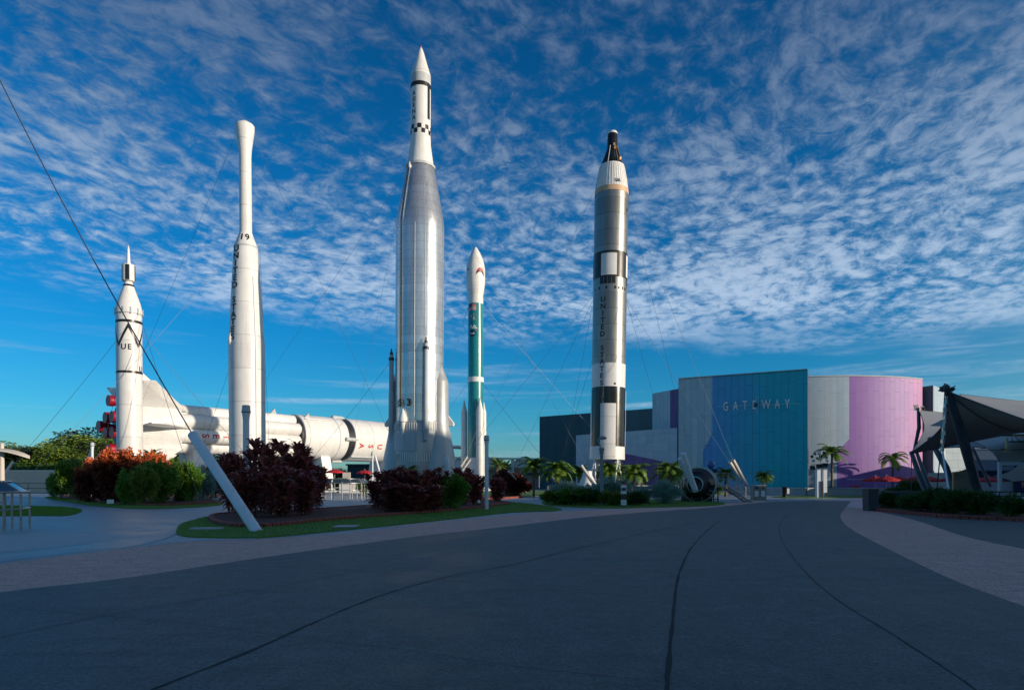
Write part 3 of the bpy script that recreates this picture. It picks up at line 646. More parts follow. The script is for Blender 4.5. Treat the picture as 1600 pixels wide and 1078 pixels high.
# ---- grass
GRASS = []
def lawn(pts, h=.05, smoothn=3, blades=0, name='lawn'):
    pp = smooth_line(gp(pts), smoothn, True); sheet(name, pp, 0.002, M['grass_g'], thick=h); GRASS.append((pp, h, blades))
lawn([(275, 832), (283, 820), (305, 813), (335, 807), (420, 800), (560, 793), (700, 783), (800, 785), (878, 796.5), (800, 801), (700, 812), (600, 822.5), (500, 832.5), (400, 841), (310, 840.5), (283, 838)], .045, 3, 900)
lawn([(-60, 791), (40, 791.5), (95, 793), (128, 797.5), (108, 805.5), (60, 806), (-60, 804.5)], .05, 3, 500)
lawn([(70, 777.5), (110, 776), (340, 776), (352, 787), (300, 793), (220, 795), (150, 791), (100, 783.5)], .05, 3, 150)
lawn([(55, 767), (140, 765.5), (152, 768.5), (90, 770)], .05)
lawn([(742, 775), (760, 768), (860, 766.5), (900, 768), (860, 774), (800, 775.5)], .05)
lawn([(850, 784), (900, 780), (1060, 782), (1130, 786), (1108, 790.5), (1020, 793), (940, 794), (862, 790)], .05, 3, 150)
lawn([(1150, 769), (1350, 768), (1352, 773), (1180, 773.5)], .05)
lawn([(1222, 775), (1350, 774.5), (1350, 777.5), (1228, 778)], .05)
lawn([(1036, 768), (1120, 767), (1125, 773), (1040, 774)], .05)
def in_poly(px, py, poly):
    n = len(poly); inside = np.zeros(len(px), bool); j = n - 1
    for i in range(n):
        xi, yi = poly[i]; xj, yj = poly[j]
        c = ((yi > py) != (yj > py)) & (px < (xj - xi) * (py - yi) / (yj - yi + 1e-12) + xi); inside ^= c; j = i
    return inside
parts = []
for pp, h, bl in GRASS:
    if not bl: continue
    a = np.array(pp); lo, hi = a.min(0), a.max(0); n = int(min(90000, (hi[0] - lo[0]) * (hi[1] - lo[1]) * bl))
    x = rng.uniform(lo[0], hi[0], n); y = rng.uniform(lo[1], hi[1], n); k = in_poly(x, y, pp); x, y = x[k], y[k]; n = len(x)
    L = rng.uniform(.03, .075, n); an = rng.uniform(0, 6.28, n); w = .010; ln = rng.normal(scale=.02, size=(n, 2))
    z0 = np.full(n, h - .01)
    V = np.stack([np.stack([x - w * np.cos(an), y - w * np.sin(an), z0], 1), np.stack([x + w * np.cos(an), y + w * np.sin(an), z0], 1), np.stack([x + ln[:, 0], y + ln[:, 1], z0 + L], 1)], 1).reshape(-1, 3)
    parts.append((V, np.arange(n)[:, None] * 3 + np.array([[0, 1, 2]])))
V, F = join(parts); tag(mesh_np('grass', V, F, M['blade']), 'short green lawn grass on the islands between the paths', 'grass', kind='stuff')

# ---- planting beds edged with red pavers
def bed(pts, label, w=.22, hb=.16, n=4):
    pp = smooth_line(gp(pts), n, True); sheet('mulch_bed', pp, .003, M['mulch'], thick=.12)
    mb = MB(); P_ = [np.array(p) for p in pp] + [np.array(pp[0])]; acc = 0.0
    for a, b in zip(P_, P_[1:]):
        d = np.linalg.norm(b - a); t = (b - a) / max(d, 1e-6); rz = math.atan2(t[1], t[0]); s = -acc
        while s < d:
            if s >= 0:
                c = a + t * s; L_ = .28
                for lay in range(2):
                    mb.box((c[0] + random.uniform(-.01, .01), c[1] + random.uniform(-.015, .015), hb * .25 + lay * hb * .5 + .003 * lay), (L_ - .02, w * (1 - .12 * lay), hb * .5 - .008), rz=rz + random.uniform(-.04, .04))
            s += .29
        acc = (d - (s - .29)); acc = max(0.0, min(.29, acc))
        acc = .29 - (s - d) if s > d else 0
    tag(mb.build('brick_edging', M['brick']), label, 'edging', 'red paver edgings of the planting beds')
bed([(330, 812), (338, 819), (365, 824), (400, 825.5), (450, 822), (500, 816), (600, 808), (700, 800), (762, 793), (795, 787), (740, 782.5), (660, 787), (560, 793.5), (480, 799), (400, 804), (345, 806)], 'red paver edging round the bed of maroon plants beside the nearest guy post')
bed([(98, 776.5), (104, 780), (180, 788), (250, 791), (320, 788), (350, 783), (340, 775), (200, 774), (120, 774.5)], 'red paver edging in front of the orange and green hedge at left')
bed([(1372, 797), (1385, 800), (1440, 806), (1500, 811), (1600, 815), (1750, 826), (1750, 790), (1600, 783), (1450, 781), (1390, 785)], 'red paver edging round the dark hedge below the tent')
bed([(738, 778.5), (752, 777.5), (775, 777), (800, 775.5), (815, 777), (795, 779), (760, 780.5)], 'low red paver edging of the small bed with the copper bush')
bed([(590, 777), (620, 775.5), (700, 774), (720, 777), (640, 780.5), (600, 780)], 'red paver edging round the foot of the tall silver rocket')

# ================================================================== ROCKETS
def zy(py, d): return CAM_H + (HORIZ - py) / FPX * d
def prof_px(rows, d): return [(zy(y, d), r * d / FPX) for y, r in rows]
def rocket(name, px, d, label, ry=0.0): return empty(name, ((px - 800) / FPX * d, d, 0), label, 'rocket', 'rockets standing on display', rz=math.atan((800 - px) / FPX), ry=ry)
def lathe_part(name, rows, d, m, root, seg=56, a0=None, a1=None, grow_=0.0, sm=35):
    return MB().lathe([(z, r + grow_) for z, r in prof_px(rows, d)][::-1], seg, a0=a0, a1=a1).build(name, m, root, smooth=sm)
def wire(root, a, b, m='cable', r=.018, name='guy_wire', sag=.25, reach=True):
    """taut wire between two world points, stored in the frame of its rocket"""
    a, b = Vector(a), Vector(b)
    if b.z > .4 and reach: b = a.lerp(b, (a.z - .1) / (a.z - b.z))
    inv = (Matrix.Translation(root.location) @ root.rotation_euler.to_matrix().to_4x4()).inverted()
    pts = []
    for i in range(13):
        t = i / 12; p = a.lerp(b, t); p.z -= sag * 4 * t * (1 - t); pts.append(inv @ p)
    return MB().tube(pts, r * .7, 5).build(name, M[m], root)

# --- small white rocket with spike nose (far left)
d = 48.5; rk = rocket('slim_rocket', 203.7, d, 'slim white rocket with needle nose and black chevrons, leftmost of those standing', ry=R(-.4))
JP = [(446, 7), (452, 8.5), (462, 12), (474, 16), (482, 17.7), (486, 18), (712, 18)]
lathe_part('needle', [(384, .4), (388, 1.4), (392, 1.9), (413, 3.0), (416, 3.2)], d, M['white'], rk, 16)
lathe_part('upper_bucket', [(414.5, 3), (415, 9), (440, 9), (441, 6)], d, M['white2'], rk, 32)
for a in (-10, 80, 170, 260): lathe_part('black_stripe', [(416, 9.1), (439.5, 9.1)], d, M['black'], rk, 6, R(a - 18), R(a + 18), .01)
lathe_part('neck', [(440.9, 5.5), (444, 6), (446, 7)], d, M['white'], rk, 32)
lathe_part('body', JP, d, M['white'], rk, 64)
for a, b, nm in ((445.8, 448.6, 'black_band'), (503, 507, 'black_band'), (581.5, 585, 'black_band')):
    lathe_part(nm, [(a, np.interp(a, [446, 452], [7, 8.5]) if a < 460 else 18), (b, 7.9 if a < 460 else 18)], d, M['black'], rk, 56, grow_=.012)
lathe_part('flange', [(484, 18), (484.5, 19), (492, 19), (492.5, 18)], d, M['white2'], rk, 56, grow_=.02)
for a in range(-180, 180, 30): lathe_part('bracket', [(483, 18), (483.5, 19.6), (493.5, 19.6), (494, 18)], d, M['grey_white'], rk, 3, R(a + 6), R(a + 11), .05)
jprof = prof_px([(486, 18), (712, 18)][::-1], d)
mb = MB()
for a0 in (-3, 87, 177, 267):             # inverted V chevrons below the upper band
    for sgn in (-1, 1):
        V_ = []; n = 14
        for i in range(n + 1):
            t = i / n; an = R(a0 + sgn * 44 * t); z = zy(508 + 30 * t ** 1.0, d)
            for q in (0, .42): V_.append(((18 * d / FPX + .014) * math.sin(an), -(18 * d / FPX + .014) * math.cos(an), z - q * .87))
        mb.add(V_, [(2 * i, 2 * i + 2, 2 * i + 3, 2 * i + 1) for i in range(n)])
mb.build('chevron', M['black'], rk)
letters([('U', -24, zy(545, d)), ('E', 3, zy(545, d)), ('U', 58, zy(577.5, d))], jprof, M['black'], rk, .58, .95, .012, .012)
mb = MB()
for a in (-50, 40, 130, 220):             # small tail fins and support legs
    c, s = math.sin(R(a)), -math.cos(R(a)); mb.prism([(c * .78, s * .78, zy(695, d)), (c * .95, s * .95, zy(715, d)), (c * .95, s * .95, 0.4), (c * .7, s * .7, .4)], (-s * .12, c * .12, 0))
mb.build('support_leg', M['white2'], rk)
lathe_part('engine', [(712, 12), (722, 8), (735, 12), (760, 13)], d, M['dark_metal'], rk, 32)
MB().lathe([(0, 1.2), (.45, 1.2), (.47, 1.1)], 32).build('pedestal', M['grey_white'], rk, smooth=30)
for (a, b, m_) in (((187, 526), (40, 700), 'cable_l'), ((221, 500), (300, 745), 'cable'), ((186, 590), (160, 700), 'cable'), ((222, 520), (420, 745), 'cable_l')): wire(rk, P(*a, d), P(*b, d + 4 if b[0] < 180 else d - 8), m_, .02)

# --- white rocket with flared head and the number 19
d = 47.0; rk = rocket('bulbous_rocket', 387.6, d, 'white rocket with flared head, numbered 19, second of those standing from left', ry=R(-.45))
TP = [(189, .6), (191, 4), (197, 13), (199, 14.2), (206, 14), (220, 12), (236, 9.8), (248, 9.0), (364, 9.2), (368, 10.5), (388, 17.5), (430, 20.2), (480, 23.2), (540, 26.5), (560, 26.7), (722, 26.7)]
lathe_part('nose_cap', TP[:6], d, M['white'], rk, 56, sm=50)
lathe_part('upper_stage', TP[5:10], d, M['white'], rk, 56, sm=50)
lathe_part('tank', TP[9:], d, M['white'], rk, 72, sm=50)
tprof = prof_px(TP, d)
lathe_part('seam_ring', [(387, 17.4), (389.4, 17.7)], d, M['grey_white'], rk, 56, grow_=.015)
lathe_part('seam_ring', [(539, 26.4), (540.4, 26.5)], d, M['white2'], rk, 56, grow_=.015)
letters([('1', -24, zy(375, d)), ('9', 10, zy(375, d))], tprof, M['black'], rk, .66, .95, .014)
letters([(ch, -50, zy(394 + i * 11.4, d)) for i, ch in enumerate('UNITED STATES')], tprof, M['black'], rk, .62, 1.3, .018)
MB().tube([P(0, 0, 0) * 0 + Vector((math.sin(R(28)) * rad_at(tprof, z) * 1.01, -math.cos(R(28)) * rad_at(tprof, z) * 1.01, z)) for z in np.linspace(zy(436, d), zy(700, d), 10)], .045, 6).build('cable_duct', M['white2'], rk)
MB().tube([Vector((math.sin(R(-62)) * (rad_at(tprof, z)), -math.cos(R(-62)) * rad_at(tprof, z), z)) for z in np.linspace(zy(523, d), zy(546, d), 6)], [.02, .1, .16, .16, .1, .02], 8).build('blister', M['white'], rk, smooth=50)
lathe_part('engine', [(722, 14), (732, 10), (750, 16)], d, M['dark_metal'], rk, 32)
mb = MB()
for a in (30, 120, 210, 300): mb.tube([(1.1 * math.sin(R(a)), -1.1 * math.cos(R(a)), zy(720, d)), (1.7 * math.sin(R(a)), -1.7 * math.cos(R(a)), 0.2)], .09, 8)
mb.build('support_leg', M['white2'], rk, smooth=50)
MB().lathe([(0, 2.4), (.3, 2.4), (.32, 2.2)], 40).build('pedestal', M['grey_white'], rk, smooth=30)
for (a, b, dd, m_) in (((371, 205), (225, 545), 4, 'cable'), ((399, 213), (600, 655), 5, 'cable'), ((368, 388), (225, 545), -4, 'cable_l'), ((406, 390), (418, 640), 3, 'cable'), ((370, 540), (330, 655), 3, 'cable')): wire(rk, P(*a, d), P(*b, d + dd), m_, .014)

# --- tall stainless rocket
d = 43.0; rk = rocket('stainless_rocket', 654.6, d, 'tallest rocket, of bare stainless steel with white tip, in the middle', ry=R(.25))
lathe_part('nose_cone', [(74, .5), (76, 2), (84, 5), (100, 9.5), (116, 14.6), (119, 15.3), (121, 15.4)], d, M['white'], rk, 48, sm=50)
MB().tube([(0, 0, zy(74.5, d)), (0, 0, zy(72, d))], .05, 6).build('tip', M['red_paint'], rk)
AG = [(121, 15.4), (214, 15.6), (228, 16), (244, 18.4), (258, 20.4), (262, 21.6)]
lathe_part('agena_stage', AG, d, M['white2'], rk, 56, sm=50); aprof = prof_px(AG, d)
lathe_part('grey_band', [(121, 15.4), (135, 15.45)], d, M['grey_white'], rk, 56, grow_=.008)
lathe_part('black_ring', [(135.4, 15.5), (141.5, 15.5)], d, M['black'], rk, 56, grow_=.018)
lathe_part('black_stripe', [(141, 15.5), (191, 15.6)], d, M['black'], rk, 8, R(42), R(62), .018)
mb = MB()
for row in range(2):
    for k in range(16):
        if (k + row) % 2 == 0: mb.lathe([(zy(207.8 - row * 7 + 6.8, d), 15.55 * d / FPX + .014), (zy(207.8 - row * 7, d), 15.55 * d / FPX + .014)], 3, a0=R(k * 22.5 - 40), a1=R(k * 22.5 - 17.5))
mb.build('chequer_band', M['black'], rk, fix=False)
letters([(ch, -42, zy(153 + i * 9.4, d)) for i, ch in enumerate('AGENA')], aprof, M['black'], rk, .38, 1.1, .004)
AT = [(262, 21.3), (264, 21.5), (300, 28.5), (340, 35.5), (352, 37.2), (360, 37.5), (662, 37.5)]
atprof = prof_px(AT, d)
lathe_part('tank', AT, d, M['steel'], rk, 80, sm=40)
lathe_part('clamp_ring', [(261, 21.8), (261.2, 22.6), (265, 22.6), (265.2, 21.4)], d, M['grey_white'], rk, 56, grow_=.02)
def duct(name, ang, y0, y1, r, m, off=.02, seg=6):
    return MB().tube([Vector((math.sin(R(ang)) * (rad_at(atprof, zy(y, d)) + off), -math.cos(R(ang)) * (rad_at(atprof, zy(y, d)) + off), zy(y, d))) for y in ([y0, 300, 340, 352] if y0 < 300 else [y0]) + list(np.linspace(max(y0 + 2, 356), y1, 6))], r, seg).build(name, m, rk, smooth=60)
duct('cable_duct', -44, 268, 650, .055, M['steel'], .02); duct('bronze_duct', -47.5, 268, 640, .05, M['copper'], .05)
duct('cable_duct', -12, 362, 655, .016, M['skirt'], .01)
duct('fill_line', 12, 300, 520, .014, M['skirt'], .01); pass
MB().tube([Vector((math.sin(R(-44)) * 1.02, -math.cos(R(-44)) * 1.02, zy(y, d))) for y in (262, 268, 272)], [.02, .1, .07], 8).build('duct_cap', M['white'], rk, smooth=60)
letters([(ch, a, zy(633, d)) for a, ch in ((-66, '5'), (-44, '5'), (-23, '3'))], atprof, M['black'], rk, .60, 1.0, .026, .15)
def vern(ang, y0, y1, r=.19, off=.25):       # long tubular fairing with cap and mast
    q = Vector((math.sin(R(ang)) * (1.61 + off), -math.cos(R(ang)) * (1.61 + off), 0))
    b = MB().tube([q + Vector((0, 0, zy(y, d))) for y in (y1, y1 - 12, y1 - 14, y0 + 60, y0 + 58, y0 + 4, y0)], [r * .8, r * .8, r, r, r * .9, r * .9, r * .7], 16).build('vernier_fairing', M['grey_white'], rk, smooth=50)
    MB().tube([q + Vector((0, 0, zy(y, d))) for y in (y0, y0 - 4, y0 - 4.2, y0 - 9)], [.12, .1, .05, .05], 8).build('fairing_cap', M['dark_metal'], b)
    MB().tube([q + Vector((0, 0, zy(y, d))) for y in (y0 + 9, y0 + 5)], r * 1.1, 16).build('fairing_collar', M['dark_metal'], b)
vern(13, 545, 690); vern(-88, 556, 690, .17)
lathe_part('thrust_section', [(660, 38), (661, 38.6), (736, 38.6), (752, 36)], d, M['skirt'], rk, 72, sm=40)
mb = MB()
for k in range(64):                         # ribs in two rows
    a = R(k * 5.625 - 180)
    for y0, y1 in ((664, 675), (709, 722)): mb.box((math.sin(a) * 1.665, -math.cos(a) * 1.665, (zy(y0, d) + zy(y1, d)) / 2), (.05, .07, zy(y0, d) - zy(y1, d)), rz=a)
mb.build('stiffener_rib', M['white2'], rk)
def booster(a):
    c = Vector((math.sin(R(a)) * 1.35, -math.cos(R(a)) * 1.35, 0))
    Mx = Matrix.Translation(c)
    rows = [(545, .02), (550, .08), (575, .28), (596, .62), (598, .66), (662, .70), (664, .72), (700, 1.0), (720, 1.18), (745, 1.22), (760, 1.18)]
    b = MB().lathe([(zy(y, d), r) for y, r in rows][::-1], 36, M=Mx).build('booster_fairing', M['skirt'], rk, smooth=40)
    o = c * (1 + .62 / c.length)
    MB().lathe([(-.14, .16), (.05, .2), (.14, .14)], 16, M=Matrix.Translation(o + Vector((0, 0, zy(697, d)))) @ Matrix.Rotation(R(90), 4, 'X')).build('exhaust_stub', M['white'], b, smooth=50)
    MB().prism([o * 1.02 + Vector((0, 0, zy(650, d))), o * 1.22 + Vector((0, 0, zy(662, d))), o * 1.2 + Vector((0, 0, zy(666, d))), o * .98 + Vector((0, 0, zy(666, d)))], Vector((-c.y, c.x, 0)).normalized() * .3).build('strut_fairing', M['white'], b)
booster(68); booster(-112)
MB().lathe([(zy(y, d), r) for y, r in ((642, .02), (647, .12), (656, .26), (662, .3), (663, .2), (670, .14), (688, .02))][::-1], 20, M=Matrix.Translation((math.sin(R(-38)) * 1.72, -math.cos(R(-38)) * 1.72, 0))).build('spike_fairing', M['white'], rk, smooth=40)
MB().lathe([(zy(678, d), 1.72), (zy(706, d), 1.72)][::-1], 20, a0=R(-72), a1=R(-8)).build('access_panel', M['grey_white'], rk)
MB().lathe([(0, 2.3), (.5, 2.3), (.5, 1.7), (1.5, 1.5)], 40).build('pedestal', M['grey_white'], rk, smooth=30)
for (a, b, dd, m_) in (((634, 268), (400, 610), 8, 'cable_l'), ((676, 268), (830, 560), 12, 'cable_l'), ((657, 262), (690, 720), -2, 'cable_l'), ((634, 268), (560, 640), 30, 'cable_l'), ((614, 560), (560, 625), 2, 'cable')): wire(rk, P(*a, d), P(*b, d + dd), m_, .013)

# --- slim teal rocket, farther off
d = 100.0; rk = rocket('teal_rocket', 743.2, d, 'slim teal and white rocket with side boosters, standing farthest back')
DP = [(386, .6), (389, 3), (396, 7.2), (405, 11), (414, 13.6), (422, 14.6), (440, 14.8), (448, 14), (463, 11.6), (466, 11.6), (476, 11.9)]
lathe_part('fairing', DP[:9], d, M['white'], rk, 48, sm=50); lathe_part('collar', DP[8:], d, M['white'], rk, 48, sm=30)
lathe_part('body', [(476, 11.9), (716, 11.9)], d, M['teal'], rk, 64)
lathe_part('white_band', [(590, 12), (590.2, 12.6), (597.8, 12.6), (598, 12)], d, M['white'], rk, 48, grow_=.02)
lathe_part('base_skirt', [(715, 12.6), (758, 12.6)], d, M['white2'], rk, 48)
dprof = [(0, 1.19), (40, 1.19)]
mb = MB(); wrap(mb, rect(1.15, .95), dprof, R(-24), zy(483, d), .02); mb.build('flag_decal', M['flagred'], rk)
mb = MB(); wrap(mb, rect(.45, .5), dprof, R(-42), zy(480.5, d), .03); mb.build('flag_canton', M['navy'], rk)
mb = MB()
for i in range(3): wrap(mb, rect(1.15, .06), dprof, R(-24), zy(486.7 - i * 2.2, d), .028)
mb.build('flag_stripe', M['paper'], rk)
mb = MB(); wrap(mb, disc(.62, 24), dprof, R(-18), zy(498, d), .02); mb.build('round_seal', M['seal'], rk)
mb = MB(); wrap(mb, rect(.2, .35, 3), dprof, R(-34), zy(496.5, d), .03); wrap(mb, rect(.2, .35, 3), dprof, R(-14), zy(500, d), .03); mb.build('seal_mark', M['grey_white'], rk)
mb = MB(); wrap(mb, glyph('AA', .62, 1.3, .02), dprof, R(-22), zy(512.5, d), .02); wrap(mb, rect(1.1, .1), dprof, R(-14), zy(515.6, d), .02); mb.build('lettering', M['paper'], rk)
mb = MB(); wrap(mb, disc(.56, 28), dprof, R(-26), zy(523, d), .02); mb.build('blue_roundel', M['navy'], rk)
mb = MB(); wrap(mb, glyph('NASA', .32, 1.0, .012), dprof, R(-26), zy(523.5, d), .035); mb.build('roundel_lettering', M['paper'], rk)
mb = MB(); wrap(mb, ([(-.3, -.3), (.75, .62), (.8, .54), (.1, -.05), (-.2, -.4)], [(0, 1, 2, 3, 4)]), dprof, R(-22), zy(522, d), .045); mb.build('red_swoosh', M['red_paint'], rk)
fprof = prof_px(DP, d)
mb = MB(); V_ = []                        # red shark-like crest on the fairing
for i in range(13):
    t = i / 12; V_ += [(-.75 + 1.5 * t, -.25 + .75 * math.sin(math.pi * min(1, t * 1.1)) ** .8), (-.75 + 1.5 * t, -.42 + .55 * math.sin(math.pi * min(1, t * 1.1)) ** .8)]
wrap(mb, (V_, [(2 * i, 2 * i + 2, 2 * i + 3, 2 * i + 1) for i in range(12)]), fprof, R(32), zy(427, d), .03); mb.build('red_crest', M['red_paint'], rk)
mb = MB(); wrap(mb, (V_, [(2 * i, 2 * i + 2, 2 * i + 3, 2 * i + 1) for i in range(12)]), fprof, R(30), zy(430, d), .025)
wrap(mb, rect(.5, .12, 3), fprof, R(36), zy(428.5, d), .04); mb.build('dark_crest', M['dark_metal'], rk)  # dark copy of the crest set slightly lower, with a short bar
mb = MB(); wrap(mb, disc(.16, 12), fprof, R(-52), zy(424, d), .03); mb.build('fairing_mark', M['black'], rk)
def srb(px, top, r, dy, tip=18):
    c = Vector(((px - 743.2) / 10, dy, 0))
    MB().lathe([(z_, r_) for z_, r_ in [(zy(top, d), .03), (zy(top + tip * .6, d), r * .6), (zy(top + tip, d), r), (zy(732, d), r), (zy(740, d), r * .7), (zy(752, d), r)]][::-1], 24, M=Matrix.Translation(c)).build('side_booster', M['white'], rk, smooth=40)
srb(749.6, 622, .58, -1.5, 22); srb(725.2, 624, .50, .6, 20); srb(756, 626, .4, 1.3); 
MB().lathe([(0, 3), (.6, 3), (.6, 2.4)], 32).build('pedestal', M['grey_white'], rk, smooth=30)
for (a, b, dd, m_) in (((732, 478), (690, 610), 10, 'cable_l'), ((755, 600), (853, 718), -8, 'cable'), ((731, 598), (640, 720), 6, 'cable_l'), ((755, 478), (900, 640), 14, 'cable_l'), ((731, 640), (760, 690), -4, 'cable_l'), ((755, 640), (728, 715), -4, 'cable_l')): wire(rk, P(*a, d), P(*b, d + dd), m_, .03)

# --- silver, white and black rocket with capsule (right)
d = 58.0; rk = rocket('capsule_rocket', 947.6, d, 'silver, white and black rocket with black capsule on top, rightmost of those standing', ry=R(.95))
K = FPX / d
lathe_part('capsule_cap', [(207, 2), (207.5, 6.5), (210, 8), (211.5, 8)], d, M['white'], rk, 32)
lathe_part('capsule', [(211.5, 7.6), (234, 8.4), (238, 9.6), (262, 18.2), (263, 18)], d, M['blackgloss'], rk, 48)
for a, w_ in ((28, .05), (-20, .035), (52, .05)):
    pts = [Vector((math.sin(R(a)) * r * d / FPX, -math.cos(R(a)) * r * d / FPX, zy(y, d))) for y, r in ((232, 9.3), (240, 11.4), (262, 19))]
    MB().tube(pts, w_, 6).build('capsule_rail', M['grey_white'] if a < 0 else M['copper'], rk)
mb = MB()
for a, y in ((18, 231), (24, 237), (48, 255), (58, 252)): 
    r = np.interp(y, [234, 262], [9, 18.5]) * d / FPX; mb.box((math.sin(R(a)) * r, -math.cos(R(a)) * r, zy(y, d)), (.2, .12, .25), rz=R(a))
mb.build('capsule_fitting', M['copper'], rk)
MB().lathe([(zy(y, d), r * d / FPX + .02) for y, r in ((254, 15.4), (246, 12.5), (241, 10.8))], 6, a0=R(12), a1=R(38)).build('window', M['glass'], rk)
lathe_part('adapter', [(261.5, 18.8), (268, 20.4), (285, 23.6), (300, 25.6)], d, M['white2'], rk, 64, sm=50)
mb = MB()
for k in range(40):
    a = R(k * 9); pts = [Vector((math.sin(a) * r * d / FPX, -math.cos(a) * r * d / FPX, zy(y, d))) for y, r in ((263, 19.3), (268, 20.6), (285, 23.8), (299, 25.6))]; mb.tube(pts, .011, 4)
mb.build('adapter_rib', M['white2'], rk)
lathe_part('orange_band', [(300, 25.8), (308, 26.2)], d, M['orange'], rk, 64, grow_=.01)
TI = [(308, 26), (720, 26)]; tiprof = prof_px(TI, d)
lathe_part('upper_stage', [(308, 26), (400, 26)], d, M['titan_metal'], rk, 72)
lathe_part('black_white_band', [(400, 26), (440, 26)], d, M['black'], rk, 72, grow_=.006)
for a0, a1 in ((-32, 22), (64, 100), (150, 200), (-122, -84)): lathe_part('white_panel', [(404, 26), (437.5, 26)], d, M['white'], rk, 12, R(a0), R(a1), .03)
lathe_part('lower_stage', [(440, 26), (571, 26)], d, M['titan_metal'], rk, 72)
for a in (-36, -22, -8, 6, 74, 88, 164, 178, -110, -96): MB().lathe([(zy(450.5, d), 1.508 + .02), (zy(438.4, d), 1.508 + .02)], 4, a0=R(a), a1=R(a + 12)).build('vent_panel', M['black'], rk, fix=False)
mb = MB()
for a in (-62, -38, -12, 18, 32, 46, 60, 100, 140, 180, 220, 260): wrap(mb, disc(.14, 12, sx=.7), tiprof, R(a), zy(456.5, d), .02)
mb.build('port_hole', M['black'], rk)
lathe_part('white_band', [(571, 26), (607, 26)], d, M['white'], rk, 72, grow_=.006)
lathe_part('black_section', [(607, 26), (698, 26)], d, M['blackgloss'], rk, 72, grow_=.003)
for a in (-74, 78, 168): MB().lathe([(zy(698, d), 1.60), (zy(612, d), 1.60), (zy(610, d), 1.52)], 3, a0=R(a), a1=R(a + 6)).build('white_duct', M['white'], rk)
MB().lathe([(zy(714, d), 1.62), (zy(633, d), 1.62), (zy(632.6, d), 1.5)], 12, a0=R(-24), a1=R(26)).build('white_panel', M['white'], rk)
lathe_part('base_skirt', [(698, 26.4), (698.4, 27), (718, 27.3), (718.4, 24)], d, M['white'], rk, 72)
letters([(ch, -23, zy(474 + i * 10.6, d)) for i, ch in enumerate('UNITED STATES')], tiprof, M['black'], rk, .62, 1.05, .02)
mb = MB(); wrap(mb, glyph('UA', .4, 1, .01), tiprof, R(22), zy(293, d), -.02); mb.build('adapter_mark', M['black'], rk)
mb = MB(); wrap(mb, disc(.18, 12, sx=.5), tiprof, R(66), zy(334, d), .02); wrap(mb, disc(.1, 10), tiprof, R(22), zy(603, d), .02); wrap(mb, disc(.1, 10), tiprof, R(22), zy(713, d), .1); mb.build('small_port', M['black'], rk)
for sx in (-1, 1):
    MB().lathe([(zy(736, d), .62), (zy(728, d), .5), (zy(720, d), .2), (zy(716, d), .2)], 24, M=Matrix.Translation((sx * .75, 0, 0))).build('engine_nozzle', M['grey_white'], rk, smooth=40)
mb = MB()
for a in (-50, 40, 130, 220):
    t_ = Vector((1.4 * math.sin(R(a)), -1.4 * math.cos(R(a)), zy(717, d)))
    mb.tube([t_, (1.9 * math.sin(R(a + 20)), -1.9 * math.cos(R(a + 20)), .5)], .06, 6); mb.tube([t_, (1.9 * math.sin(R(a - 20)), -1.9 * math.cos(R(a - 20)), .5)], .06, 6)
mb.build('support_leg', M['white2'], rk)
MB().box((0, 0, .25), (4.4, 4.4, .5)).build('pedestal', M['grey_white'], rk)
for (a, b, dd, m_) in (((928, 300), (790, 590), 14, 'cable_l'), ((981, 306), (1062, 640), 12, 'cable'), ((981, 306), (1145, 718), -8, 'cable_l'), ((925, 464), (700, 740), 8, 'cable_l'), ((926, 470), (845, 640), 16, 'cable'),
                       ((978, 466), (1140, 722), -9, 'cable_l'), ((925, 480), (885, 690), 10, 'cable'), ((979, 470), (1020, 612), 14, 'cable'), ((926, 560), (880, 700), 6, 'cable')): wire(rk, P(*a, d), P(*b, d + dd), m_, .018, reach=b[1] not in (718, 722))

# --- the rocket lying on its side
root = bpy.data.objects.new('lying_rocket', None); COL.objects.link(root)
ax, pv = Vector((.6, .8, 0)), Vector((.8, -.6, 0))
rot = Matrix(((0, -pv.x, ax.x), (0, -pv.y, ax.y), (-1, 0, ax.z))).to_4x4()
root.matrix_world = Matrix.Translation((-38.5, 82, 7.9)) @ rot
tag(root, 'huge white rocket lying on its side on cradles, red engines at its left end', 'rocket')
def sl(name, rows, m, seg=72, sm=35, par=root, **k): return MB().lathe(rows, seg, **k).build(name, m, par, smooth=sm)
M['corr'] = paint('white_corrugated', (.76, .75, .72), .5, var=.06)
sl('tail_shroud', [(-10.2, 2.95), (-10, 3.1), (-7.6, 3.15), (-7.5, 3.2), (-5.6, 3.2), (-4.9, 3.0), (-4.8, 2.3)], M['white2'])
sl('tail_rim', [(-10.35, 3.16), (-10.0, 3.16)], M['navy'])
mb = MB()
for k in range(96): a = R(k * 3.75); mb.box((math.sin(a) * 3.16, -math.cos(a) * 3.16, -8.7), (.06, .04, 2.4), rz=a)
mb.build('tail_rib', M['white2'], root)
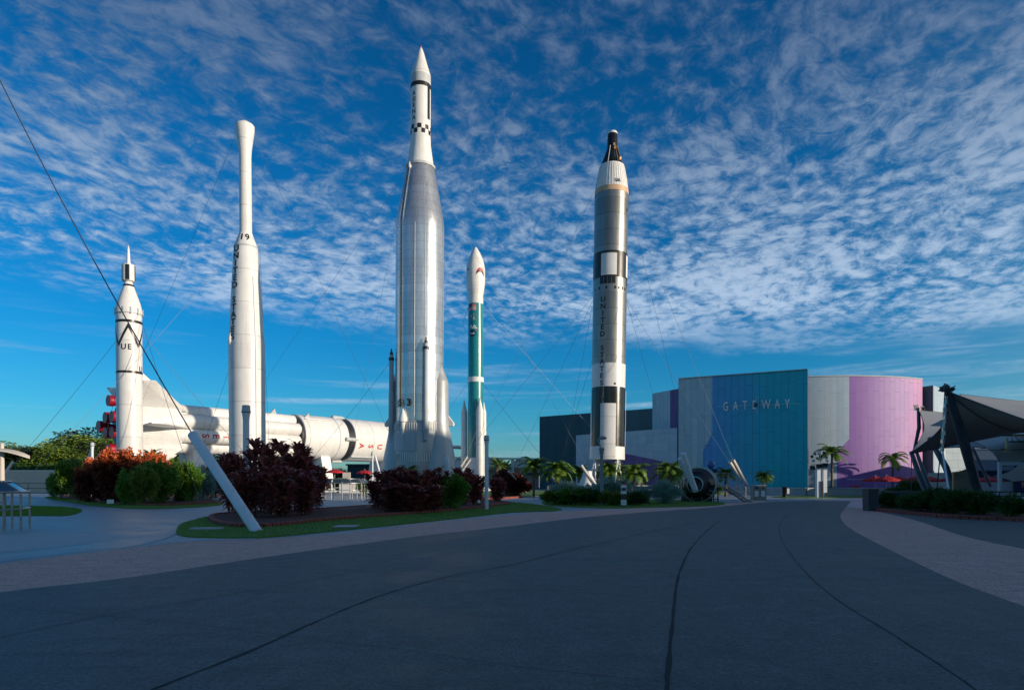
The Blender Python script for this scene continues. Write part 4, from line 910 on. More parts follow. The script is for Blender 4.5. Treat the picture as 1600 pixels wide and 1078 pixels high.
for k in range(8):
    a = R(k * 45); c = Vector((math.sin(a), -math.cos(a), 0)); t = Vector((math.cos(a), math.sin(a), 0))
    poly = [c * 3.0 + Vector((0, 0, -9.6)), c * 6.8 + Vector((0, 0, -10.3)), c * 6.9 + Vector((0, 0, -9.0)), c * 4.6 + Vector((0, 0, -6.2)), c * 2.9 + Vector((0, 0, -4.0))]
    mb = MB(); n = len(poly)
    mid = sum(poly, Vector()) / n
    vs = [p + t * .06 for p in poly] + [p - t * .06 for p in poly] + [mid + t * .28, mid - t * .28]
    fs = [(i, (i + 1) % n, 2 * n) for i in range(n)] + [((i + 1) % n + n, i + n, 2 * n + 1) for i in range(n)] + [(i, i + n, (i + 1) % n + n, (i + 1) % n) for i in range(n)]
    mb.add(vs, fs).build('fin', M['white'], root)
    a2 = a + R(22.5); Mx = Matrix.Translation((2.25 * math.sin(a2), -2.25 * math.cos(a2), 0))
    MB().lathe([(-5.6, .88), (11.3, .88), (11.6, .6)], 28, M=Mx).build('fuel_tank', M['white'], root, smooth=40)
    if k % 2 == 0: e = Matrix.Translation((2.75 * math.sin(a), -2.75 * math.cos(a), 0)); kk = 1
    else: e = Matrix.Translation((1.25 * math.sin(a), -1.25 * math.cos(a), 0)); kk = 0
    MB().lathe([(-12.0, .64), (-11.95, .61), (-11.7, .64), (-11.2, .56), (-10.8, .42), (-10.4, .28), (-9.6, .26)], 28, M=e).build('engine_nozzle', M['red_nozzle'], root, smooth=40)
sl('centre_tank', [(-1.6, 1.4), (11.8, 1.4)], M['white2'], 32)
sl('base_heatshield', [(-10.1, 2.9), (-9.9, 2.9)], M['white2'])
sl('tank_gap', [(11.5, 2.9), (12.0, 2.9)], M['dark_metal'])
sl('upper_skirt', [(11.9, 3.2), (17.8, 3.26)], M['white']); sl('seam_ring', [(17.7, 3.29), (17.85, 3.29)], M['grey_white']); sl('seam_ring', [(12.6, 3.23), (12.7, 3.235)], M['grey_white'])
sl('interstage', [(17.8, 3.24), (19.4, 3.2)], M['white']); sl('dark_interstage', [(19.4, 3.12), (20.65, 3.12)], M['dark_metal'])
sl('second_stage', [(20.6, 3.2), (20.65, 3.28), (31.0, 3.28)], M['white'])
for s_ in (24.2, 28.3): sl('seam_ring', [(s_, 3.295), (s_ + .06, 3.295)], M['grey_white'])
sl('black_ring', [(31.0, 3.2), (31.8, 3.2)], M['black']); sl('instrument_ring', [(31.8, 3.28), (32.8, 3.28)], M['white'])
sl('adapter_cone', [(32.8, 3.28), (38.5, 1.97)], M['white']); sl('service_module', [(38.5, 1.95), (42.5, 1.95)], M['grey_white']); sl('crew_module', [(42.5, 1.95), (44.9, .45)], M['grey_white'])
sl('escape_tower', [(44.8, .34), (48.2, .34), (48.8, .05)], M['grey_white'], 20)
for a in (2, 92, 182, 272): MB().lathe([(18.6, .16), (18.7, .3), (20.3, .3), (21.1, .04)], 12, M=Matrix.Translation((3.3 * math.sin(R(a)), -3.3 * math.cos(R(a)), 0))).build('retro_fairing', M['grey_white'], root, smooth=40)
for s_, a in ((13.2, -62), (8.0, -68)): 
    c = Vector((math.sin(R(a)), -math.cos(R(a)), 0)); t = Vector((math.cos(R(a)), math.sin(R(a)), 0))
    MB().prism([c * 3.1 + Vector((0, 0, s_ - .5)), c * 3.9 + Vector((0, 0, s_)), c * 3.1 + Vector((0, 0, s_ + .5))], t * .15).build('small_vane', M['grey_white'], root)
MB().tube([(3.35 * math.sin(R(-48)), -3.35 * math.cos(R(-48)), 12.4), (3.35 * math.sin(R(-48)), -3.35 * math.cos(R(-48)), 17.2)], .09, 6).build('conduit', M['white2'], root)
MB().tube([(3.37 * math.sin(R(52)), -3.37 * math.cos(R(52)), 20.6), (3.37 * math.sin(R(52)), -3.37 * math.cos(R(52)), 25.6)], .11, 6).build('conduit', M['grey_white'], root)
sp_ = [(-50, 3.29), (60, 3.29)]
letters([(ch, 17.5, 25.4 - i * 1.8) for i, ch in enumerate('USA')], sp_, M['red_paint'], root, 1.3, .9, .03)
tk = [(-50, .88), (60, .88)]; off_ = Matrix.Translation((2.25 * math.sin(R(22.5)), -2.25 * math.cos(R(22.5)), 0))
letters([(ch, -2, -2.3 + i * 1.33) for i, ch in enumerate('SETATS')], tk, M['red_paint'], root, 1.2, .9, .03, .02, off_)
wt = lambda s, dz=0: Vector((-38.5 + .6 * s, 82 + .8 * s, 0))
for s_, hh in ((16.2, 5.6), (-2.4, 5.4), (28.5, 5.4)):
    c = wt(s_); o = empty('rocket_cradle', c, {16.2: 'white steel cradle under the middle of the lying rocket, by a red umbrella', -2.4: 'white cradle under the finned tail of the lying rocket', 28.5: 'white cradle under the nose end of the lying rocket, behind the silver rocket'}[s_], 'cradle', 'cradles carrying the lying rocket')
    mb = MB(); mb.prism([Vector(pv) * 3.0 - ax * .8 , Vector(pv) * 1.7 - ax * .8 + Vector((0, 0, hh - .1)), Vector(pv) * -1.7 - ax * .8 + Vector((0, 0, hh - .1)), Vector(pv) * -3.0 - ax * .8], ax * 1.6); mb.build('saddle', M['white_plain'], o)
    MB().box((0, 0, .15), (7, 3, .3), rz=math.atan2(pv.y, pv.x)).build('footing', M['grey_white'], o)

# ================================================================== BUILDINGS
def uvmesh(name, vs, uvs, fs, m, parent=None):
    me = bpy.data.meshes.new(name); me.from_pydata([tuple(v) for v in vs], [], fs); lay = me.uv_layers.new(name='m')
    for p in me.polygons:
        for li in p.loop_indices: lay.data[li].uv = uvs[me.loops[li].vertex_index]
    me.materials.append(m); me.update(); return link(bpy.data.objects.new(name, me), parent)
def wallpoly(name, A, B, poly, m, parent, t=.22):
    """cladding on the straight wall A-B; poly in (metres along, height)"""
    A, B = Vector((*A, 0)), Vector((*B, 0)); d = (B - A).normalized(); n = Vector((-d.y, d.x, 0))
    n = n if n.y > 0 else -n; k = len(poly)
    fr = [A + d * u + Vector((0, 0, v)) for u, v in poly]; vs = fr + [p + n * t for p in fr]
    fs = [tuple(range(k)), tuple(range(2 * k - 1, k - 1, -1))] + [(i, k + i, k + (i + 1) % k, (i + 1) % k) for i in range(k)]
    return uvmesh(name, vs, [p for p in poly] * 2, fs, m, parent)
def curtain(name, pts, zlo, zhi, m, parent, t=.22):
    """cladding that follows a plan line; zlo/zhi give the height at each point"""
    vs, uvs, fs = [], [], []; u = 0; n_ = len(pts)
    for i, p in enumerate(pts):
        if i: u += math.dist(p, pts[i - 1])
        a = np.array(pts[min(i + 1, n_ - 1)]) - np.array(pts[max(i - 1, 0)]); a = a / np.linalg.norm(a); nn = np.array((-a[1], a[0])) * t
        nn = nn if nn[1] > 0 else -nn
        for q in ((p[0], p[1]), (p[0] + nn[0], p[1] + nn[1])):
            for z in (zlo[i], zhi[i]): vs.append((*q, z)); uvs.append((u, z))
    for i in range(n_ - 1):
        b = 4 * i; fs += [(b, b + 4, b + 5, b + 1), (b + 2, b + 3, b + 7, b + 6), (b + 1, b + 5, b + 7, b + 3), (b, b + 2, b + 6, b + 4)]
    fs += [(0, 1, 3, 2), (4 * n_ - 4, 4 * n_ - 2, 4 * n_ - 1, 4 * n_ - 3)]
    return uvmesh(name, vs, uvs, fs, m, parent)
def core(name, foot, z, m, parent, z0=0.0): return MB().prism([(*p, z0) for p in foot], (0, 0, z - z0)).build(name, m, parent)

M['c_grey'] = cladding('clad_grey', (.34, .47, .58), (.42, .55, .66), seam=(.12, .15, .18))
M['c_greyh'] = cladding('clad_grey_square', (.30, .43, .54), (.36, .49, .60), w=1.5, h=1.25, horizontal=True, seam=(.15, .19, .22), seamw=.012)
M['c_blue'] = cladding('clad_blue', (.008, .38, .60), (.014, .50, .68), grad=(3.5, 13.0, (.12, .20, .70), (.004, .42, .52), .65), seam=(.01, .07, .12))
M['c_pink'] = cladding('clad_pink', (.34, .12, .34), (.50, .20, .42), grad=(8, 21, (.20, .10, .40), (.80, .27, .46), .8), seam=(.12, .06, .14))  # violet to pink from left to right, with the drum's shading put in
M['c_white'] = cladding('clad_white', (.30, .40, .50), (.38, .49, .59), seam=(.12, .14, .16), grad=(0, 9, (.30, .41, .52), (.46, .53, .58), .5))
M['c_dark'] = cladding('clad_dark', (.022, .075, .105), (.030, .095, .125), w=14, h=.5, seam=(.012, .045, .065), seamw=.012)
M['c_teal2'] = cladding('clad_dark_teal', (.045, .12, .14), (.06, .14, .165), w=14, h=.5, seam=(.02, .06, .08), seamw=.012)
M['c_purple'] = cladding('clad_purple', (.10, .055, .20), (.14, .07, .26), h=.8, seam=(.03, .02, .07))
M['c_slate'] = cladding('clad_slate', (.13, .18, .20), (.17, .22, .24), h=1.3, w=12, seam=(.05, .07, .08))
M['c_shadegrey'] = cladding('clad_grey_shaded', (.15, .23, .29), (.18, .27, .33), w=1.5, h=1.25, horizontal=True, seam=(.08, .12, .15), seamw=.012)  # darker copy of the square grey panels, shade put into its colour
M['core'] = paint('core_grey', (.20, .24, .26), .7)
M['glasswall'] = paint('glass_wall', (.35, .42, .48), .12, var=.2)

gw = empty('exhibition_hall', (30, 96, 0), 'large hall clad in grey, teal and pink metal panels with GATEWAY on its front', 'building')
GW0 = Vector((30, 96, 0))
def reparent(o): o.parent = gw; o.matrix_parent_inverse = Matrix.Translation(-GW0); return o
class _G: pass
A_, B_ = (24.96, 96.0), (40.66, 88.0)
dD = np.array(B_) - np.array(A_); LD = float(np.linalg.norm(dD)); dD /= LD; nD = np.array((-dD[1], dD[0])) * 1.0
HD = 16.88; parts_ = []
parts_.append(wallpoly('grey_cladding', A_, B_, [(0, 0), (3.56, 0), (3.56, 5.9), (4.92, 8.5), (4.92, HD), (0, HD)], M['c_grey'], None))
parts_.append(wallpoly('teal_cladding', A_, B_, [(3.56, 0), (LD, 0), (LD, HD), (4.92, HD), (4.92, 8.5), (3.56, 5.9)], M['c_blue'], None))
a2 = np.array(A_) + nD * .23; b2 = np.array(B_) + nD * .23
parts_.append(core('main_block', [tuple(a2), tuple(b2), tuple(b2 + nD * 2.4), tuple(a2 + nD * 14 )], HD - .06, M['c_slate'], None))
parts_.append(MB().beam((*A_, HD + .04), (*B_, HD + .04), .5, .08).build('parapet_cap', M['grey_white'], None))
# low grey wing with the purple wedge
A2, B2 = (11.2, 112.0), (24.8, 96.2); LB = math.dist(A2, B2); HB = 9.56
def u_at(px, A, B):
    k = (px - 800) / FPX; L_ = math.dist(A, B); dx, dy = (B[0] - A[0]) / L_, (B[1] - A[1]) / L_; return (k * A[1] - A[0]) / (dx - k * dy)
def dep(u, A, B): return A[1] + (B[1] - A[1]) * u / math.dist(A, B)
ul, ur = u_at(931, A2, B2), u_at(1057, A2, B2); zl, zr = zy(699, dep(ul, A2, B2)), zy(725, dep(ur, A2, B2))
u0g, u1g = u_at(966, A2, B2), u_at(1010, A2, B2); zg = 3.2
zt = lambda u: zl + (zr - zl) * (u - ul) / (ur - ul)
parts_.append(wallpoly('grey_cladding', A2, B2, [(0, 0), (ul, 0), (ul, zl), (ur, zr), (ur, 0), (LB, 0), (LB, HB), (0, HB)], M['c_greyh'], None))
parts_.append(wallpoly('purple_cladding', A2, B2, [(ul, 0), (u0g, 0), (u0g, zg), (u1g, zg), (u1g, 0), (ur, 0), (ur, zr), (ul, zl)], M['c_purple'], None))
parts_.append(wallpoly('entrance_glass', A2, B2, [(u0g, 0), (u1g, 0), (u1g, zg), (u0g, zg)], M['glass'], None, t=.12))
dB = (np.array(B2) - np.array(A2)) / LB
for k in range(7):
    u = u0g + (u1g - u0g) * (k + .5) / 7; c = np.array(A2) + dB * u
    parts_.append(MB().box((c[0] - .0, c[1] - .12, zg / 2), (.32 if k % 2 else .14, .1, zg), rz=math.atan2(dB[1], dB[0])).build('door_frame', M['glasswall'], None))
nB = np.array((-dB[1], dB[0])); a3 = np.array(A2) + nB * .24; b3 = np.array(B2) + nB * .24
parts_.append(core('low_block', [tuple(a3), tuple(b3), tuple(b3 + nB * 8), tuple(a3 + nB * 5)], HB - .05, M['c_slate'], None))
# upper grey block with the purple strip
A3, B3 = (23.2, 105.8), (26.0, 100.2); HC = 16.0; LC = math.dist(A3, B3); up_ = u_at(1047, A3, B3)
parts_.append(wallpoly('grey_cladding', A3, B3, [(0, 0), (up_, 0), (up_, HC), (0, HC)], M['c_grey'], None)); parts_.append(wallpoly('purple_cladding', A3, B3, [(up_, 0), (LC, 0), (LC, HC), (up_, HC)], M['c_purple'], None))
parts_.append(core('upper_block', [(23.45, 105.9), (26.25, 100.4), (34, 104), (31, 112)], HC - .05, M['c_slate'], None))
# dark wing behind
A4, B4 = (5.75, 133.7), (26.0, 118.4); HA = 15.0; LA = math.dist(A4, B4)
parts_.append(wallpoly('dark_cladding', A4, B4, [(0, 0), (LA * .72, 0), (LA * .72, HA), (0, HA)], M['c_dark'], None)); parts_.append(wallpoly('slate_cladding', A4, B4, [(LA * .72, 0), (LA, 0), (LA, HA), (LA * .72, HA)], M['c_teal2'], None))
parts_.append(core('rear_block', [(5.9, 134), (26.15, 118.7), (40, 128), (20, 146)], HA - .05, M['c_teal2'], None))
# white and pink drum
Pa, Pb = np.array((44.8, 98.0)), np.array((64.8, 100.6)); RR = 28.5
ch = Pb - Pa; Lc = np.linalg.norm(ch); cn = np.array((-ch[1], ch[0])) / Lc; ctr = (Pa + Pb) / 2 + cn * math.sqrt(RR ** 2 - (Lc / 2) ** 2)
a0 = math.atan2(*(Pa - ctr)[::-1]); a1 = math.atan2(*(Pb - ctr)[::-1]) - R(1)
arc = [tuple(ctr + RR * np.array((math.cos(a), math.sin(a)))) for a in np.linspace(a0 - R(4), a1, 60)]
pxs = [800 + FPX * p[0] / p[1] for p in arc]
HE = 17.5
def bnd(px, d):                          # height under which the colour is pink
    if px < 1307: return 0
    if px < 1327: return zy(np.interp(px, [1307, 1327], [706, 686]), d) if px > 1308 else 0
    return HE
# split by fine steps at the slanting edge
zb = [min(HE, max(0, bnd(px, p[1]))) for px, p in zip(pxs, arc)]
i0 = max(i for i, px in enumerate(pxs) if px < 1307); i1 = min(i for i, px in enumerate(pxs) if px >= 1327)
fine = []
for i in range(i0, i1):
    for t in np.linspace(0, 1, 6, endpoint=False): fine.append(tuple(np.array(arc[i]) * (1 - t) + np.array(arc[i + 1]) * t))
al = arc[:i0] + fine + arc[i1:]; pl = [800 + FPX * p[0] / p[1] for p in al]
k0 = max(i for i, px in enumerate(pl) if px < 1308); k1 = min(i for i, px in enumerate(pl) if px >= 1326.5)
parts_.append(curtain('white_cladding', al[:k0 + 1], [0] * (k0 + 1), [HE] * (k0 + 1), M['c_white'], None))
seg_ = al[k0:k1 + 1]; zs = [zy(np.interp(px, [1308, 1326.5], [706, 686]), p[1]) for px, p in zip(pl[k0:k1 + 1], seg_)]
parts_.append(curtain('white_cladding', seg_, zs, [HE] * len(seg_), M['c_white'], None)); parts_.append(curtain('pink_cladding', seg_, [0] * len(seg_), zs, M['c_pink'], None))
parts_.append(curtain('pink_cladding', al[k1:], [0] * len(al[k1:]), [HE] * len(al[k1:]), M['c_pink'], None))
inner = [tuple(ctr + (RR - .26) * np.array((math.cos(a), math.sin(a)))) for a in np.linspace(a0 - R(4), a1, 30)]
parts_.append(core('drum_core', inner + [(70, 118), (42, 116)], HE - .06, M['c_slate'], None))
parts_.append(MB().tube([(*p, HE + .03) for p in arc], .12, 6).build('parapet_cap', M['grey_white'], None))
# grey block at the right end
A6, B6 = (64.6, 102.6), (65.8, 100.0); C6 = (71.5, 105.5); D6 = (100, 116); HF = 16.5
parts_.append(wallpoly('slate_cladding', A6, B6, [(0, 0), (math.dist(A6, B6), 0), (math.dist(A6, B6), HF), (0, HF)], M['c_slate'], None))
parts_.append(wallpoly('white_cladding', B6, C6, [(0, 0), (math.dist(B6, C6), 0), (math.dist(B6, C6), HF), (0, HF)], M['c_white'], None))
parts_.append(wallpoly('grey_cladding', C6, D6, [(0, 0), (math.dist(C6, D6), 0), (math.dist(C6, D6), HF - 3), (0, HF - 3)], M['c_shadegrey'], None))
parts_.append(core('end_block', [(64.9, 102.6), (65.9, 100.4), (71.3, 105.9), (70, 112), (66, 108)], HF - .05, M['c_slate'], None))
# lettering on the teal wall
nF = -nD
def on_wall(u, z, out=.12): p = np.array(A_) + dD * u + nF * out; return Vector((p[0], p[1], z))
for i, (ch_, px, py) in enumerate(zip('GATEWAY', (1134, 1149.5, 1164, 1178.5, 1197, 1214.5, 1230), (635, 634, 633, 632.6, 631.6, 631, 630.5))):
    u = u_at(px, A_, B_); dd = dep(u, A_, B_); z = zy(py, dd); vs, fs = glyph(ch_, 1.75, .58, .015, step=5)
    if ch_ == 'W': vs, fs = glyph(ch_, 1.75, .66, .015, step=5)
    mb = MB(); n = len(vs)
    mb.add([on_wall(u + x, z + y, .16) for x, y in vs], fs); 
    # thickness: rim from boundary edges
    ed = {}
    for f in fs:
        for i_ in range(len(f)):
            e = (f[i_], f[(i_ + 1) % len(f)]); ed[e] = 1
    back = [on_wall(u + x, z + y, .05) for x, y in vs]; mb.add([on_wall(u + x, z + y, .16) for x, y in vs] + back, [(a, b, b + n, a + n) for a, b in ed if (b, a) not in ed])
    parts_.append(mb.build('letter', M['sign_letter'], None))
ua, ub = u_at(1120, A_, B_), u_at(1249, A_, B_)
mb = MB().tube([on_wall(ua, zy(635.4, dep(ua, A_, B_)), .2), on_wall(ub, zy(630.6, dep(ub, A_, B_)), .2)], [.02, .02], 4); parts_.append(mb.build('flare_bar', M['paper'], None))
us = u_at(1181.5, A_, B_); zs_ = zy(632.8, dep(us, A_, B_))
mb = MB()
for du, l0, l1 in ((0, 1.35, -1.1), (.28, 1.25, -1.25)): mb.tube([on_wall(us + du, zs_ + l0, .2), on_wall(us + du, zs_ + l1, .2)], .013, 4)
parts_.append(mb.build('flare_bar', M['paper'], None))
st = [on_wall(us + (.34 if k % 2 == 0 else .18) * math.cos(k * math.pi / 4), zs_ + (.34 if k % 2 == 0 else .18) * math.sin(k * math.pi / 4), .24) for k in range(8)]
parts_.append(MB().prism(st, Vector((nF[0], nF[1], 0)) * .06).build('star', M['black'], None))
for o in parts_: reparent(o)

# tall unseen building, added and sized to throw shade over the foreground
eb = empty('unseen_shade_building', (60, -20, 0), 'tall cream building added out of view to the right, shading the plaza', 'building')
def eblk(nm, x0, x1, y0, y1, z, m): return MB().box(((x0 + x1) / 2 - 60, (y0 + y1) / 2 + 20, z / 2), (x1 - x0, y1 - y0, z)).build(nm, m, eb)
eblk('wall', 24, 60, -34, 12, 17.9, M['cream']); eblk('wall', 60.02, 95, -34, 11.8, 19.8, M['cream']); eblk('wall', 95.04, 175, -40, 12.2, 21.0, M['cream'])
eblk('canopy', 30, 44, 12.0, 15, 5.0, M['grey_white'])

ab = empty('unseen_shade_block', (86, 80, 0), 'plain cream blocks added out of view beyond the right edge, shading the foot of the hall', 'building')  # unseen blocks added to shade the foot of the drum and the planter wall
MB().box((0, 0, 3.6), (22, 22, 7.2)).build('wall', M['cream'], ab); MB().box((-10, -25, 3.7), (28, 28, 7.4)).build('wall', M['cream'], ab); MB().box((0, 0, 7.35), (23, 23, .3)).build('roof', M['grey_white'], ab)
def simple_building(name, label, loc, cat='building'): return empty(name, loc, label, cat)
def boxat(nm, root, x0, x1, y0, y1, z0, z1, m):
    l = root.location; return MB().box(((x0 + x1) / 2 - l.x, (y0 + y1) / 2 - l.y, (z0 + z1) / 2), (x1 - x0, y1 - y0, z1 - z0)).build(nm, m, root)
# low white building far behind the teal rocket
d = 150; X_ = lambda px, d=d: (px - 800) / FPX * d
b = simple_building('low_building', 'low white building with folded roof far behind the teal rocket', (X_(770), d, 0))
boxat('wall', b, X_(690), X_(850), d + 4, d + 16, 0, 4.2, M['grey_white']); boxat('fascia', b, X_(690), X_(850), d + 1, d + 4, 4.2, 4.7, M['cream'])
mb = MB()
for k, (pa, pb) in enumerate(((696, 740), (740, 786), (786, 846), (846, 900))):
    x0, x1 = X_(pa) - b.location.x, X_(pb) - b.location.x; xm = (x0 + x1) / 2
    mb.prism([(x0, 0, 4.72), (xm, 0, 7.4), (x1, 0, 4.72)], (0, 14, 0))
mb.build('roof', M['white_plain'], b)
MB().prism([(X_(690) - b.location.x, -.6, 7.3), (X_(850) - b.location.x, -.6, 6.9), (X_(850) - b.location.x, -.6, 6.5), (X_(690) - b.location.x, -.6, 6.9)], (0, 1.0, 0)).build('eaves_beam', M['white_plain'], b)
for px in (700, 750, 801, 846):
    boxat('column', b, X_(px) - .35, X_(px) + .35, d - .4, d + .3, 0, 6.8, M['white_plain'])
boxat('glass_front', b, X_(806), X_(842), d - .2, d + .9, 0, 3.0, M['c_greyh'].copy() if False else M['glasswall'])
boxat('canopy', b, X_(786), X_(846), d - 2, d - .5, 3.0, 3.5, M['terra'])
# dark teal shed and white counter under the lying rocket
d = 125; b = simple_building('teal_shed', 'dark teal shed seen under the lying rocket, behind a red umbrella', (X_(560, d), d, 0))
boxat('wall', b, X_(543, d), X_(640, d), d, d + 8, 0, 4.6, M['c_dark']); boxat('roof', b, X_(541, d), X_(642, d), d - .5, d + 8.5, 4.6, 4.9, M['terra'])
d = 84; b = simple_building('service_kiosk', 'low white counter kiosk between the two maroon plantings', (X_(560, d), d, 0), 'kiosk')
boxat('counter', b, X_(530, d), X_(604, d), d, d + 3, 0, 1.3, M['white_plain']); boxat('counter_top', b, X_(528, d), X_(606, d), d - .3, d + 3.2, 1.3, 1.42, M['grey_white'])
boxat('screen', b, X_(534, d), X_(546, d), d + .4, d + .6, 1.42, 2.7, M['cream']); boxat('cabinet', b, X_(572, d), X_(600, d), d + 1.2, d + 2.6, 1.42, 2.6, M['grey_white'])
# white wall, far left
d = 86; b = simple_building('boundary_wall', 'long low cream boundary wall in front of the dark trees at left', (X_(60, d), d, 0), 'wall')
boxat('wall', b, X_(-60, d), X_(96, d), d, d + .4, 0, 2.9, M['cream']); boxat('coping', b, X_(-60, d), X_(96.5, d), d - .06, d + .46, 2.9, 3.02, M['white_plain'])
# planter wall in front of the hall
d = 66; b = simple_building('planter_wall', 'low pale grey planter wall in front of the teal and pink hall', (X_(1270, d), d, 0), 'wall')
mb = MB(); pts = [(X_(1140, 72), 72), (X_(1190, 69), 69), (X_(1260, d), d), (X_(1360, 67), 67), (X_(1470, 70), 70)]
for p, q in zip(pts, pts[1:]): mb.beam((p[0] - b.location.x, p[1] - d, .38), (q[0] - b.location.x, q[1] - d, .38), .35, .76)
mb.build('wall', M['concrete_l'], b)
mb = MB()
for p, q in zip(pts, pts[1:]): mb.beam((p[0] - b.location.x, p[1] - d, .80), (q[0] - b.location.x, q[1] - d, .80), .5, .08)
mb.build('coping', M['grey_white'], b)
# right-hand backdrop behind the tent: white wall, slate roof, mural
d = 74; b = simple_building('cafe_building', 'cafe building with dark slate roof behind the tent, flag mural on its wall', (X_(1560, d), d, 0))
boxat('wall', b, X_(1520, d), X_(1700, d), d, d + 8, 0, 2.6, M['skirt']); boxat('band', b, X_(1520, d), X_(1700, d), d - .12, d - .004, 1.5, 3.1, M['navy'])
MB().prism([(X_(1516, d) - b.location.x, -.8, 2.7), (X_(1700, d) - b.location.x, -.8, 2.7), (X_(1700, d) - b.location.x, 4.5, 5.4), (X_(1545, d) - b.location.x, 4.5, 5.4)], (0, .1, .15)).build('roof', M['terra'], b)
boxat('mural_panel', b, X_(1583, d), X_(1640, d), d - .3, d - .15, .2, 4.2, M['navy'])
mb = MB()
for k in range(4):
    x = X_(1587 + k * 7, d) - b.location.x
    mb.prism([(x, -.34, 3.6 - k * .1), (x + .26, -.34, 3.5), (x + .9, -.34, 1.2), (x + .5, -.34, .7)], (0, .03, 0))
mb.build('mural_stripes', M['flagred'], b)

# ================================================================== RAILINGS, POSTS, LAMPS
def railing(name, label, pts, h=1.05, rails=(1.0, .5), m='rail', r=.025, sp=1.8, cat='railing', group='railings around the rockets'):
    c = pts[0]; root = empty(name, (c[0], c[1], 0), label, cat, group)
    loc = [(p[0] - c[0], p[1] - c[1]) for p in pts]
    for f in rails: MB().tube([(x, y, h * f) for x, y in loc], r, 6).build('rail', M[m], root, smooth=60)
    acc = 0
    for p, q in zip(loc, loc[1:]):
        L_ = math.dist(p, q); n = max(1, round(L_ / sp))
        for k in range(n): t = k / n; MB().tube([(p[0] + (q[0] - p[0]) * t, p[1] + (q[1] - p[1]) * t, 0), (p[0] + (q[0] - p[0]) * t, p[1] + (q[1] - p[1]) * t, h)], r, 6).build('post', M[m], root, smooth=60)
    x, y = loc[-1]; MB().tube([(x, y, 0), (x, y, h)], r, 6).build('post', M[m], root, smooth=60)
    return root
def panel_rail(label, cx, cy, rad, a0, a1, sc=1.0):
    root = empty('display_railing', (cx, cy, 0), label, 'railing', 'railings with slanted display panels'); n = 9
    ring = lambda r, z, k=24: [(r * math.sin(a), -r * math.cos(a), z * sc) for a in np.linspace(R(a0), R(a1), k)]
    MB().tube(ring(rad, 1.18), .028 * sc, 8).build('outer_rail', M['rail'], root, smooth=60)
    MB().tube(ring(rad - .45 * sc, 1.5), .028 * sc, 8).build('upper_rail', M['rail'], root, smooth=60)
    MB().tube(ring(rad, .66), .024 * sc, 8).build('mid_rail', M['rail'], root, smooth=60)
    for i, a in enumerate(np.linspace(R(a0), R(a1), n)):
        o = Vector((rad * math.sin(a), -rad * math.cos(a), 0)); w = Vector(((rad - .45 * sc) * math.sin(a), -(rad - .45 * sc) * math.cos(a), 0))
        MB().tube([o, o + Vector((0, 0, 1.18 * sc))], .03 * sc, 8).build('post', M['rail'], root, smooth=60)
        MB().tube([w, w + Vector((0, 0, 1.5 * sc))], .03 * sc, 8).build('post', M['rail'], root, smooth=60)
        MB().tube([o + Vector((0, 0, 1.18 * sc)), w + Vector((0, 0, 1.5 * sc))], .022 * sc, 6).build('panel_frame', M['rail'], root, smooth=60)
        if i:
            ap = np.linspace(R(a0), R(a1), n)[i - 1]; q = []
            for aa, r_, z in ((ap + .03, rad - .03, 1.19), (a - .03, rad - .03, 1.19), (a - .03, rad - .42 * sc, 1.47), (ap + .03, rad - .42 * sc, 1.47)): q.append((r_ * math.sin(aa), -r_ * math.cos(aa), z * sc))
            MB().prism(q, (0, 0, -.02)).build('display_panel', M['glass'], root)
panel_rail('curved steel railing with slanted glass panels at the left edge', -18.0, 18.9, 3.0, -30, 150)
x, y = G(570, 779.5); panel_rail('steel railing with slanted panels in the gap between the two maroon plantings', x - 2.6, y + 2.0, 2.6, -60, 95, 1.15)
railing('white_handrail', 'short white handrail left of the nearest maroon plant', [G(350, 796), G(352, 791), G(361, 787)], 1.15, (1, .45), 'post', .04, 1.4)
railing('white_handrail', 'white handrail hoops beside the hedge, right of the single slim palm', [G(855, 778), G(859, 776.5), G(876, 776)], 1.1, (1.0, .5), 'cream', .04, 1.2)
railing('white_railing', 'long white railing in front of the legs of the capsule rocket', [((860 - 800) / 1000 * 62, 62), ((950 - 800) / 1000 * 52, 52), ((1060 - 800) / 1000 * 54, 54)], 1.15, (1, .72, .42), 'cream', .035, 2.2)
railing('dark_railing', 'dark low railing in front of the cream wall at far left', [((-20 - 800) / 1000 * 82, 82), ((110 - 800) / 1000 * 80, 80)], 1.3, (1, .5), 'dark_metal', .03, 3)
railing('white_handrail', 'white handrail right of the capsule stairs', [G(1110, 777), G(1165, 777)], 1.1, (1, .5), 'rail', .035, 2.0)

def guy_post(px0, py0, px1, py1, w, d0, d1, label, mat='post', cable_to=None, cm='cable', cr=.02):
    a = Vector((*(((px0 - 800) / FPX * d0), d0), 0)) if py0 is None else Vector((*G(px0, py0), 0)) if d0 is None else P(px0, py0, d0)
    d0 = a.y; b = P(px1, py1, d1); root = empty('guy_post', a, label, 'post', 'slanting guy posts'); r = w * d0 / FPX / 2
    MB().tube([(0, 0, -.02), b - a], [r, r * .98], 16).build('tube', M[mat], root, smooth=50)
    MB().lathe([(0, r * 1.5), (.03, r * 1.5), (.031, r)], 16).build('base_plate', M['grey_post'], root)
    if cable_to is not None:
        t = Vector(cable_to) - a; e = b - a; pts = [e.lerp(t, k / 12) - Vector((0, 0, .5 * 4 * (k / 12) * (1 - k / 12))) for k in range(13)]
        MB().tube(pts, cr, 6).build('cable', M[cm], root)
    return root
guy_post(403, 832, 301, 679, 17, None, 21.0, 'nearest slanting white guy post on the grass, dark cable to the upper left', cable_to=P(-90, -60, 26), cr=.021)
guy_post(158, 722, 146, 688, 0.1, 60, 60, 'tmp') if False else None
guy_post(132, 727, 148, 692, 4, 56, 57, 'slanting white guy post behind the hedge, left of the slim rocket, leaning right', 'cream')
